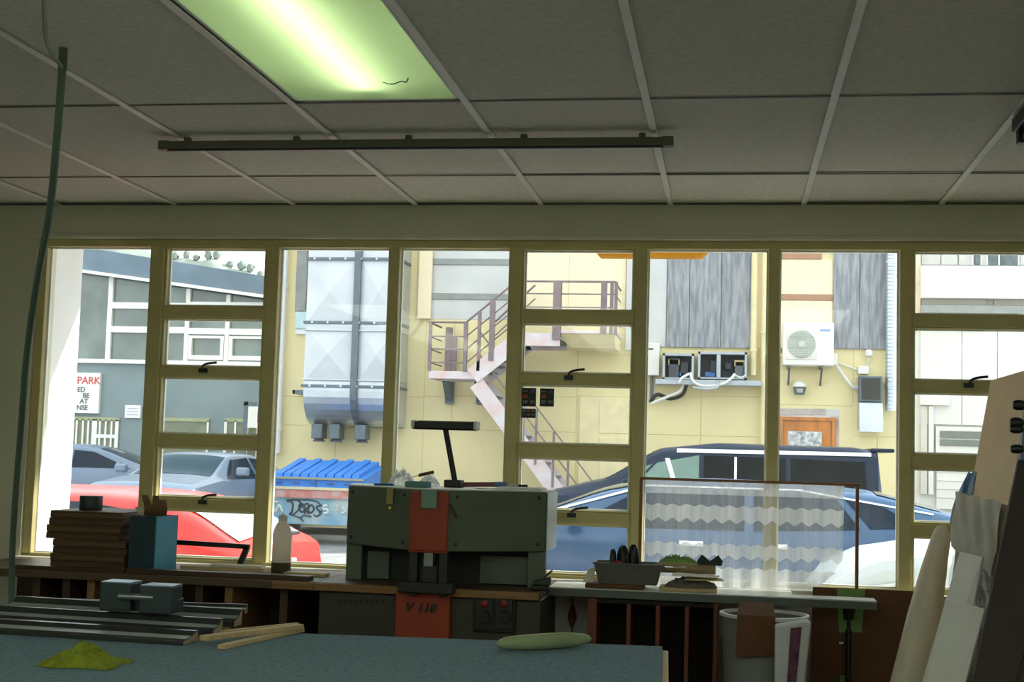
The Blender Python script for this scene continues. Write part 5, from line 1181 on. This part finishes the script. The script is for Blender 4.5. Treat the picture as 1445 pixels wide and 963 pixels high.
def fold(x, z): return YS-.026+.010*math.sin(x*58+math.sin(x*11)*2.2)*(.5+.5*min(1, (ztop_-z)*3))
def xright(z): return cx1-.01*(ztop_-z)-.13*max(0, (.14-(z-zs_))/.14)**1.3
def curt(z_hi, z_lo, m, name, par, amp=0, per=.062, off=0, n=120, hi_amp=0):
    def tri(x): t = (x/per) % 1; return abs(2*t-1)
    def fn(u, v):
        x = cx0+(xright(z_hi+(z_lo-z_hi)*v)-cx0)*u; zl2 = z_lo+amp*tri(x); zh2 = z_hi-hi_amp*tri(x+per*.5); z = zh2+(zl2-zh2)*v; return (x, fold(x, z)-off, z)
    return MB().grid(n, 6, fn).build(name, m, par)
sc_ = curt(ztop_-.012, zs_+.004, m_sheer, 'sheer_curtain', ls, n=160)
def zz_(py): return at(1050, py, YS-.03).z
curt(ztop_-.012, zz_(700), m_lace, 'lace_heading', sc_, off=.003)
curt(zz_(714), zz_(741), m_lace, 'lace_band', sc_, amp=.022, off=.003, hi_amp=.012); curt(zz_(768), zz_(792), m_lace, 'lace_band', sc_, amp=.022, off=.003, hi_amp=.012)
curt(zz_(801), zs_+.005, m_lace, 'lace_border', sc_, off=.003, hi_amp=.012)

# ---- under the narrow shelf: divided cubby, bin, cardboard
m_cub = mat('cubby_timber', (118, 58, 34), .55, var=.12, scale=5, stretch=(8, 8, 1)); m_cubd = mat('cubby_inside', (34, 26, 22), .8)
x0, x1 = at(829, 900, 5.9).x, at(1013, 900, 5.9).x
cu = thing('cubby_unit', 'reddish timber cubby unit with upright dividers under the shelf', 'cabinet', ((x0+x1)/2, 6.0, 0))
zc = BT-.04
MB().box(x0, x0+.04, 5.87, 6.18, 0, zc).build('side_panel', m_cub, cu, bevel=.003); MB().box(x1-.02, x1, 5.87, 6.18, 0, zc).build('side_panel', m_cub, cu, bevel=.003)
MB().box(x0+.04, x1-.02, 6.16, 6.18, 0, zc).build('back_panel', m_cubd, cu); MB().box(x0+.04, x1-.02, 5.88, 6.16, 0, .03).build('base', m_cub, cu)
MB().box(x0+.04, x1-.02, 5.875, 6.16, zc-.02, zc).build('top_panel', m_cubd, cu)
for px in (887, 928, 969):
    x = at(px, 900, 5.9).x; MB().box(x-.009, x+.009, 5.875, 6.16, .03, zc-.02).build('divider', m_cub, cu, bevel=.002)
# cord with inline switch against the white wall
x = at(808, 860, 6.2).x; cd = thing('cord_switch', 'hanging brown flex with inline switch against the white wall', 'cord', (x, 6.19, .3))
zz0 = at(808, 870, 6.2).z
MB().tube(arc([(x+.015, 6.2, .905), (x-.002, 6.2, zz0+.07), (x, 6.2, zz0+.04)], 5), .004, 8).build('flex', mat('flex_brown', (120, 100, 84), .6), cd)
MB().lathe([(.004, -.055), (.016, -.02), (.02, 0), (.016, .02), (.004, .055)], (x, 6.195, zz0), 12, 'z', 1, .7).build('switch_body', m_card, cd); MB().tube(arc([(x, 6.2, zz0-.05), (x+.004, 6.2, .5), (x+.01, 6.2, .004)], 5), .004, 8).build('flex', MATS['flex_brown'], cd)
x = at(766, 870, 6.1).x; pc = thing('white_conduit', 'white wall trunking beside the machine cabinet', 'conduit', (x, 6.2, 0)); MB().box(x-.012, x+.035, 6.19, 6.229, .0, .9).build('trunking', m_white, pc, bevel=.004); MB().box(x-.014, x+.037, 6.186, 6.19, .5, .56).build('clip', m_white, pc)
# bin with cardboard and sack
c = at(1078, 880, 5.72); bn = thing('waste_bin', 'round pale plastic bin under the narrow shelf', 'bin', (c.x, 5.69, 0)); rbn = .175; zr2 = at(1030, 868, 5.6).z
m_bin = mat('bin_plastic', (130, 134, 134), .5, var=.05)
MB().lathe([(.12, .004), (.13, .01), (rbn-.004, zr2), (rbn-.009, zr2), (.12, .02)], (c.x, 5.69, 0), 32).build('bin_wall', m_bin, bn)
MB().lathe([(rbn-.012, zr2-.010), (rbn+.004, zr2-.010), (rbn+.005, zr2+.002), (rbn-.010, zr2+.003), (rbn-.012, zr2-.010)], (c.x, 5.69, 0), 32, caps=False).build('bin_rim', m_white, bn)
YF = 5.69-rbn-.014
q = [at(1040, 884, YF), at(1094, 884, YF), at(1094, 926, YF), at(1038, 928, YF)]; zt3 = at(1066, 850, 5.66).z; zq = zr2+.008
cb = thing('carton_flap', 'folded brown carton hanging over the bin rim', 'carton', (q[0].x, YF, q[2].z)); MB().slab([Vector((q[0].x, YF, zq)), Vector((q[1].x, YF, zq)), Vector((q[2].x, YF, q[2].z)), Vector((q[3].x, YF, q[3].z))], .005, (0, 1, 0)).build('front_flap', m_card, cb)
MB().slab([Vector((q[0].x, YF, zq)), Vector((q[1].x, YF, zq)), Vector((q[1].x-.005, YF+.12, zt3)), Vector((q[0].x+.01, YF+.12, zt3))], .005, (0, .3, 1)).build('folded_panel', m_card, cb)
sk = thing('paper_sack', 'white paper sack with purple stripe standing before the cardboard', 'sack', (at(1115, 950, 5.45).x, 5.45, 0))
m_sack = mat('sack_white', (206, 208, 212), .8, var=.05)
p = [at(1094, 885, 5.38), at(1146, 878, 5.42)]; lx0 = at(1092, 963, 5.36).x; rx0 = at(1128, 963, 5.38).x
zbk = at(1110, 963, 5.45).z; sl_ = (p[1].x-rx0)/(p[1].z-zbk); b0x, b1x = lx0-.0, rx0-sl_*zbk*.35
f_ = [Vector((b0x, 5.34, 0)), Vector((b1x, 5.36, 0)), p[1], p[0]]
MB().hexa([f_[0], f_[1], f_[1]+Vector((.02, .1, 0)), f_[0]+Vector((0, .1, 0))], [f_[3], f_[2], f_[2]+Vector((-.02, .06, .01)), f_[3]+Vector((0, .06, .005))]).build('sack_body', m_sack, sk, bevel=.008)
def onf(u, v):
    a_ = f_[0]+(f_[1]-f_[0])*u; b_ = f_[3]+(f_[2]-f_[3])*u; r__ = a_+(b_-a_)*v; return r__+Vector((0, -.004, 0))
MB().slab([onf(.25, .02), onf(.55, .02), onf(.72, .985), onf(.42, .985)], .002, (0, -1, 0)).build('stripe', mat('sack_purple', (112, 72, 96), .8, var=.2, scale=30), sk)
# big cardboard sheet against the wall
cs = thing('cardboard_sheet', 'large brown cardboard sheet leaning under the window', 'cardboard', (at(1220, 900, 6.1).x, 6.1, 0))
tl, tr_ = at(1147, 829, 6.07), at(1297, 835, 6.07)
P = [Vector((tl.x-.02, 6.03, 0)), Vector((tr_.x-.015, 6.03, 0)), tr_, tl]
MB().slab(P, .008, (0, 1, 0)).build('sheet', m_card, cs)
def onc(px, py): 
    d = FW+RT*((px-722.5)/F_PX)-UP*((py-481.5)/F_PX); v = at(px, py, 6.06); t = v.z/tl.z; return Vector((v.x, 6.03+.04*t-.003, v.z))
MB().slab([onc(1181, 832), onc(1221, 832), onc(1216, 893), onc(1184, 893)], .002, (0, -1, 0)).build('green_patch', mat('tape_green', (112, 150, 84), .6), cs)
MB().slab([onc(1185, 953), onc(1197, 953), onc(1197, 985), onc(1185, 985)], .002, (0, -1, 0)).build('green_patch', MATS['tape_green'], cs)
MB().slab([onc(1184, 906), onc(1190, 906), onc(1190, 909), onc(1184, 909)], .002, (0, -1, 0)).build('staple_tab', m_white, cs)

# ---- boards leaning at the right
m_mdf = mat('mdf_board', (240, 214, 176), .75, var=.05, scale=5); m_wbd2 = mat('foam_board_white', (244, 244, 242), .7, var=.02); m_dkb = mat('dark_board', (46, 36, 32), .7, var=.1)
def leaner(name, lab, cat, pts, Yl, Yr, lean, th, m, grp=None):
    # pts: top-left, top-right, and points lower on the left and right edges (pixels); each edge runs down to the floor
    def foot(a_, b_, Yb_):
        lo, hi = b_[1], b_[1]+1200
        for _ in range(40):
            mid = (lo+hi)/2; xx = a_[0]+(b_[0]-a_[0])*(mid-a_[1])/(b_[1]-a_[1]); v = at(xx, mid, Yb_)
            if v.z > .001: lo = mid
            else: hi = mid
        return Vector((v.x, Yb_, .001))
    tl, tr_ = at(*pts[0], Yl), at(*pts[1], Yr); bl, br_ = foot(pts[0], pts[2], Yl-lean), foot(pts[1], pts[3], Yr-lean)
    o = MB().slab([bl, br_, tr_, tl], th, (.7, .7, 0)).build(name, m, bevel=.002); return tag(o, lab, cat, grp)
leaner('mdf_board', 'tall pale MDF board leaning before the end window', 'board', [(1398, 537), (1500, 507), (1368, 700), (1471, 690)], 5.95, 5.45, .40, .016, m_mdf)
# dark rack at the frame edge with clamps
rk = thing('dark_rack', 'dark timber rack standing in front of the pale board', 'rack', (at(1440, 900, 4.4).x, 4.3, 0))
tl = at(1447, 605, 4.42); bl = at(1366, 963, 4.25)
P = [Vector((bl.x+(bl.x-tl.x)*bl.z/(tl.z-bl.z)*.8, 4.12, 0)), Vector((tl.x+.75, 4.12, 0)), Vector((tl.x+.75, 4.42, tl.z)), tl]
MB().slab(P, .03, (0, 1, 0)).build('side_board', m_dkb, rk, bevel=.004)
MB().bar(P[0]+Vector((.08, -.01, 0)), P[3]+Vector((.1, -.01, -.2)), .03, .02).build('batten', m_dkwood, rk)
ck = thing('bar_clamp', 'black bar clamp with knobs hung on the rack edge', 'clamp', at(1444, 640, 4.36))
a_, b_ = at(1449, 560, 4.38), at(1441, 650, 4.36); MB().bar(a_, b_, .012, .03).build('bar', mat('clamp_blue_grey', (66, 84, 104), .4, metal=.4), ck)
for px, py, r_ in ((1438, 572, .016), (1434, 597, .017), (1434, 606, .013), (1435, 634, .014)):
    c = at(px, py, 4.35); k_ = MB().lathe([(r_*.7, -.018), (r_, -.008), (r_, .008), (r_*.7, .018)], c, 12, 'x').build('knob', m_black, ck); MB().tube([c, c+Vector((.045, .01, 0))], .006, 8).build('screw', m_black, k_)
# wrapped panel
wpn = thing('wrapped_panel', 'panel wrapped in clear plastic leaning on the pale board', 'panel', (at(1390, 850, 5.3).x, 5.3, 0))
def lean2(pts, Yt, Yb_, zcut=None):
    tl, tr_ = at(*pts[0], Yt), at(*pts[1], Yt)
    d1 = at(*pts[2], (Yt+Yb_)/2)-tl; d2 = at(*pts[3], (Yt+Yb_)/2)-tr_
    return [tl+d1*(tl.z/-d1.z) if d1.z else tl, tr_+d2*(tr_.z/-d2.z), tr_, tl]
Pw = [Vector((at(1357, 700, 5.40).x-.20, 5.10, .001)), Vector((at(1420, 714, 5.12).x-.24, 4.86, .001)), at(1420, 714, 5.12), at(1357, 700, 5.40)]
MB().slab(Pw, .02, (1, .3, 0)).build('panel', mat('wrapped_inner', (190, 176, 146), .7), wpn)
def wr(u, v):
    p = (Pw[0]*(1-u)+Pw[1]*u)*(1-v)+(Pw[3]*(1-u)+Pw[2]*u)*v
    return p+Vector((-.008-.006*abs(math.sin(u*9+v*23))-.003*math.sin(v*57), -.006, .0))
MB().grid(16, 60, wr).build('plastic_wrap', glass('wrap_film', .3, (.93, .95, .96)), wpn)
def wr2(u, v):
    p = (Pw[0]*(1-u)+Pw[1]*u)*(1-v*1)+(Pw[3]*(1-u)+Pw[2]*u)*v; return p
def fold_(u, v): 
    t = .865+.145*v-.045*u*(1-v); p = wr2(u*1.04-.02, t); return p+Vector((-.016-.010*abs(math.sin(u*11+v*4)), -.012, .004*math.sin(u*17)))
MB().grid(18, 8, fold_).build('folded_top', mat('wrap_white', (222, 216, 202), .4, transl=.3), wpn)
leaner('foam_board', 'narrow white foam board standing taller behind the wide one', 'board', [(1354, 779), (1386, 787), (1330, 862), (1364, 905)], 5.12, 4.98, .25, .012, m_wbd2)
leaner('foam_board', 'wide white foam board leaning in front at floor level', 'board', [(1334, 846), (1389, 860), (1306, 963), (1362, 963)], 4.92, 4.72, .25, .010, m_wbd2)
# long paper roll
a_ = at(1331, 742, 5.75); rlp = thing('fabric_roll', 'tall cream fabric roll standing beside the cardboard sheet', 'roll', (at(1300, 1000, 5.4).x-.1, 5.42, 0))
b_ = Vector((a_.x-.26, 5.66, .03)); pts = [b_+(a_-b_)*t for t in (0, .1, .3, .5, .7, .85, .95, .985, 1)]
MB().tube(pts, [.085, .085, .082, .076, .066, .052, .038, .028, .012], 18).build('roll', mat('fabric_cream', (240, 230, 212), .8, var=.05, stretch=(1, 1, .2), scale=20), rlp)
MB().tube([b_+(a_-b_)*.6+Vector((.05, -.035, 0)), a_+Vector((.02, -.01, -.03))], .012, 8).build('fold_edge', MATS['fabric_cream'], rlp)
# blue plastic sheet
pb = [at(1338, 738, 5.9), at(1352, 738, 5.9), at(1376, 664, 5.9), at(1366, 668, 5.9), at(1347, 700, 5.9)]
def bp_(u, v):
    l = at(1340+26*v-4*math.sin(v*3), 742-76*v, 5.93); r__ = at(1358+24*v, 745-78*v, 5.83); p = l+(r__-l)*u; return p+Vector((0, .02*math.sin(u*9+v*5), .006*math.sin(u*14)))
tag(MB().grid(10, 20, bp_).build('blue_plastic_sheet', mat('blue_film', (110, 150, 186), .3, var=.2, scale=12, transl=.5)), 'crumpled blue plastic sheet hanging beside the pale board', 'plastic sheet')

# ================================================================ work table in the foreground
TZ = .90
m_carp = mat('carpet_blue_grey', (122, 148, 162), .95, var=.12, scale=60, bump=.7, bscale=220, spec=.1)
tbx, tby = -.165, 4.47
wt = thing('work_table', 'large work table covered in blue grey carpet', 'table', (-1.7, 3.4, 0))
yl = 4.30
top = [(-3.3, 2.3), (tbx+.06, 2.3), (tbx-.04, tby), (-3.3, yl-.16)]
MB().slab([(x, y, TZ-.012) for x, y in top], .012, (0, 0, 1)).build('carpet_top', m_carp, wt, bevel=.005)
MB().slab([(x+(.018 if x > -1 else 0), y, TZ-.06) for x, y in top], .047, (0, 0, 1)).build('table_board', m_wood_l, wt, bevel=.004)
for x, y in ((-3.15, 2.45), (-.25, 2.45), (-.32, 4.3), (-3.15, 4.0)): MB().box(x-.035, x+.035, y-.035, y+.035, 0, TZ-.06).build('leg', m_wood, wt, bevel=.004)
# frame mouldings on the table
m_mbk = mat('moulding_black', (44, 46, 46), .35, var=.06); m_mgr = mat('moulding_silver_face', (150, 160, 162), .4, var=.06); m_cut = mat('moulding_cut_end', (176, 156, 120), .8)
def moulding(px0, py0, px1, py1, z0, w_, h_, lab, face=m_mgr):
    a_, b_ = atz(px0, py0, z0), atz(px1, py1, z0); a_.z = b_.z = z0; d = (b_-a_).normalized(); s_ = Vector((-d.y, d.x, 0))
    o = thing('frame_moulding', lab, 'moulding', (a_+b_)/2, 'mouldings on the table')
    prof = [(0, 0), (w_, 0), (w_, h_), (w_*.75, h_), (w_*.55, h_*.62), (w_*.15, h_*.5), (0, h_*.35)]
    m = MB(); n = len(prof); vs = [e+s_*p+Vector((0, 0, q)) for e in (a_, b_) for p, q in prof]
    m.add(vs, [tuple(reversed(range(n))), tuple(range(n, 2*n))]+[(i, (i+1) % n, (i+1) % n+n, i+n) for i in range(n)]).build('profile', m_mbk, o, bevel=.001)
    MB().slab([a_+s_*prof[5][0]+Vector((0, 0, prof[5][1]+.0006)), b_+s_*prof[5][0]+Vector((0, 0, prof[5][1]+.0006)), b_+s_*prof[4][0]+Vector((0, 0, prof[4][1]+.0006)), a_+s_*prof[4][0]+Vector((0, 0, prof[4][1]+.0006))], .001, (0, 0, 1)).build('silver_face', face, o)
    MB().slab([b_+s_*p+Vector((0, 0, q)) for p, q in [(.002, .002), (w_-.002, .002), (w_-.002, h_-.002), (w_*.6, h_*.6), (.002, h_*.33)]], .001, d).build('cut_end', m_cut, o)
    return o
moulding(-40, 893, 258, 912, TZ, .10, .035, 'front black moulding with pale face nearest the green cloth')
moulding(-30, 878, 300, 899, TZ, .07, .05, 'black moulding with square cut end behind the front length')
moulding(10, 866, 330, 886, TZ, .06, .055, 'black moulding with tan cut end below the steel blocks')
moulding(60, 858, 345, 867, TZ+.0, .05, .03, 'rearmost thin black moulding under the steel blocks')
# corner vice of two steel blocks
vc = thing('corner_vice', 'dark steel corner vice with two pale topped blocks', 'vice', (-2.05, 4.42, TZ+.056))
m_vd = mat('vice_dark', (58, 70, 74), .45, metal=.3, var=.1); m_vt = mat('vice_top', (150, 176, 196), .35, metal=.4, var=.05)
zv = TZ+.057
for (p0, p1, yt, Y) in ((140, 184, 820, 4.22), (196, 242, 825, 4.20)):
    x0, x1 = at(p0, 850, Y).x, at(p1, 850, Y).x; zt4 = at((p0+p1)/2, yt+3, Y).z
    k_ = MB().box(x0, x1, Y, Y+.09, zv, zt4).build('block', m_vd, vc, bevel=.004); MB().box(x0+.002, x1-.002, Y+.002, Y+.088, zt4, zt4+.003).build('top_face', m_vt, k_)
x0, x1 = at(140, 860, 4.2).x, at(242, 860, 4.2).x
MB().box(x0, x1, 4.25, 4.30, zv, zv+.045).build('bed', m_vd, vc, bevel=.004); MB().tube([((x0+x1)/2-.06, 4.205, zv+.05), ((x0+x1)/2+.06, 4.205, zv+.05)], .01, 10).build('screw', m_steel, vc)
# pale timber strips
def strip(px0, py0, px1, py1, z0, w_, h_, lab):
    a_, b_ = atz(px0, py0, z0), atz(px1, py1, z0); a_.z = b_.z = z0+h_/2
    tag(MB().bar(a_, b_, w_, h_).build('timber_strip', m_wood_l, bevel=.002), lab, 'timber', 'pale strips on the table')
strip(312, 917, 425, 892, TZ, .026, .014, 'lower pale timber strip angled under the other one')
strip(286, 905, 424, 888, TZ+.0145, .032, .016, 'upper grooved pale timber strip resting across the other')
strip(290, 898, 420, 884, TZ+.0, .014, .012, 'thin pale strip behind the pair of strips')
# cloth
cx_, cy_ = atz(120, 938, TZ).x, atz(120, 938, TZ).y
random.seed(3); NZ = [[random.random() for _ in range(20)] for _ in range(20)]
def cl(u, v):
    e_ = max(0, math.sin(math.pi*u))**.5*max(0, math.sin(math.pi*v))**.5; i, j = u*16, v*16; i0, j0 = int(i), int(j); fu, fv = i-i0, j-j0
    val = (NZ[j0][i0]*(1-fu)+NZ[j0][i0+1]*fu)*(1-fv)+(NZ[j0+1][i0]*(1-fu)+NZ[j0+1][i0+1]*fu)*fv
    pk = math.exp(-((u-.45)/.25)**2)
    return (cx_+(u-.5)*.205*(1+.06*math.sin(v*9)), cy_+(v-.5)*.16*(1+.1*math.sin(u*7)), TZ+.0015+e_*(.012+.026*pk+.024*val))
tag(MB().grid(64, 64, cl).build('cleaning_cloth', mat('cloth_green', (128, 140, 30), .95, var=.15, scale=40, bump=.5, bscale=150)), 'crumpled yellow green cleaning cloth on the carpeted table', 'cloth')
# bolster cushion
p, q = atz(700, 921, TZ), atz(834, 913, TZ); d = q-p; pr = [(0, .004), (.03, .012), (.1, .019), (.3, .023), (.5, .024), (.75, .023), (.92, .016), (.98, .009), (1, .003)]
bs = thing('bolster', 'slim pale green stuffed bolster lying on the table edge', 'cushion', (p+q)/2)
MB().tube([p+d*t+Vector((0, 0, .024)) for t, _ in pr], [r_ for _, r_ in pr], 14).build('bolster_body', mat('bolster_fabric', (150, 164, 128), .9, var=.08, bump=.3), bs); MB().tube([p+d*t+Vector((0, -.0, .024+r_*1.0)) for t, r_ in pr[1:-1]], .0018, 6).build('seam', mat('seam_pale', (190, 200, 170), .9), bs)
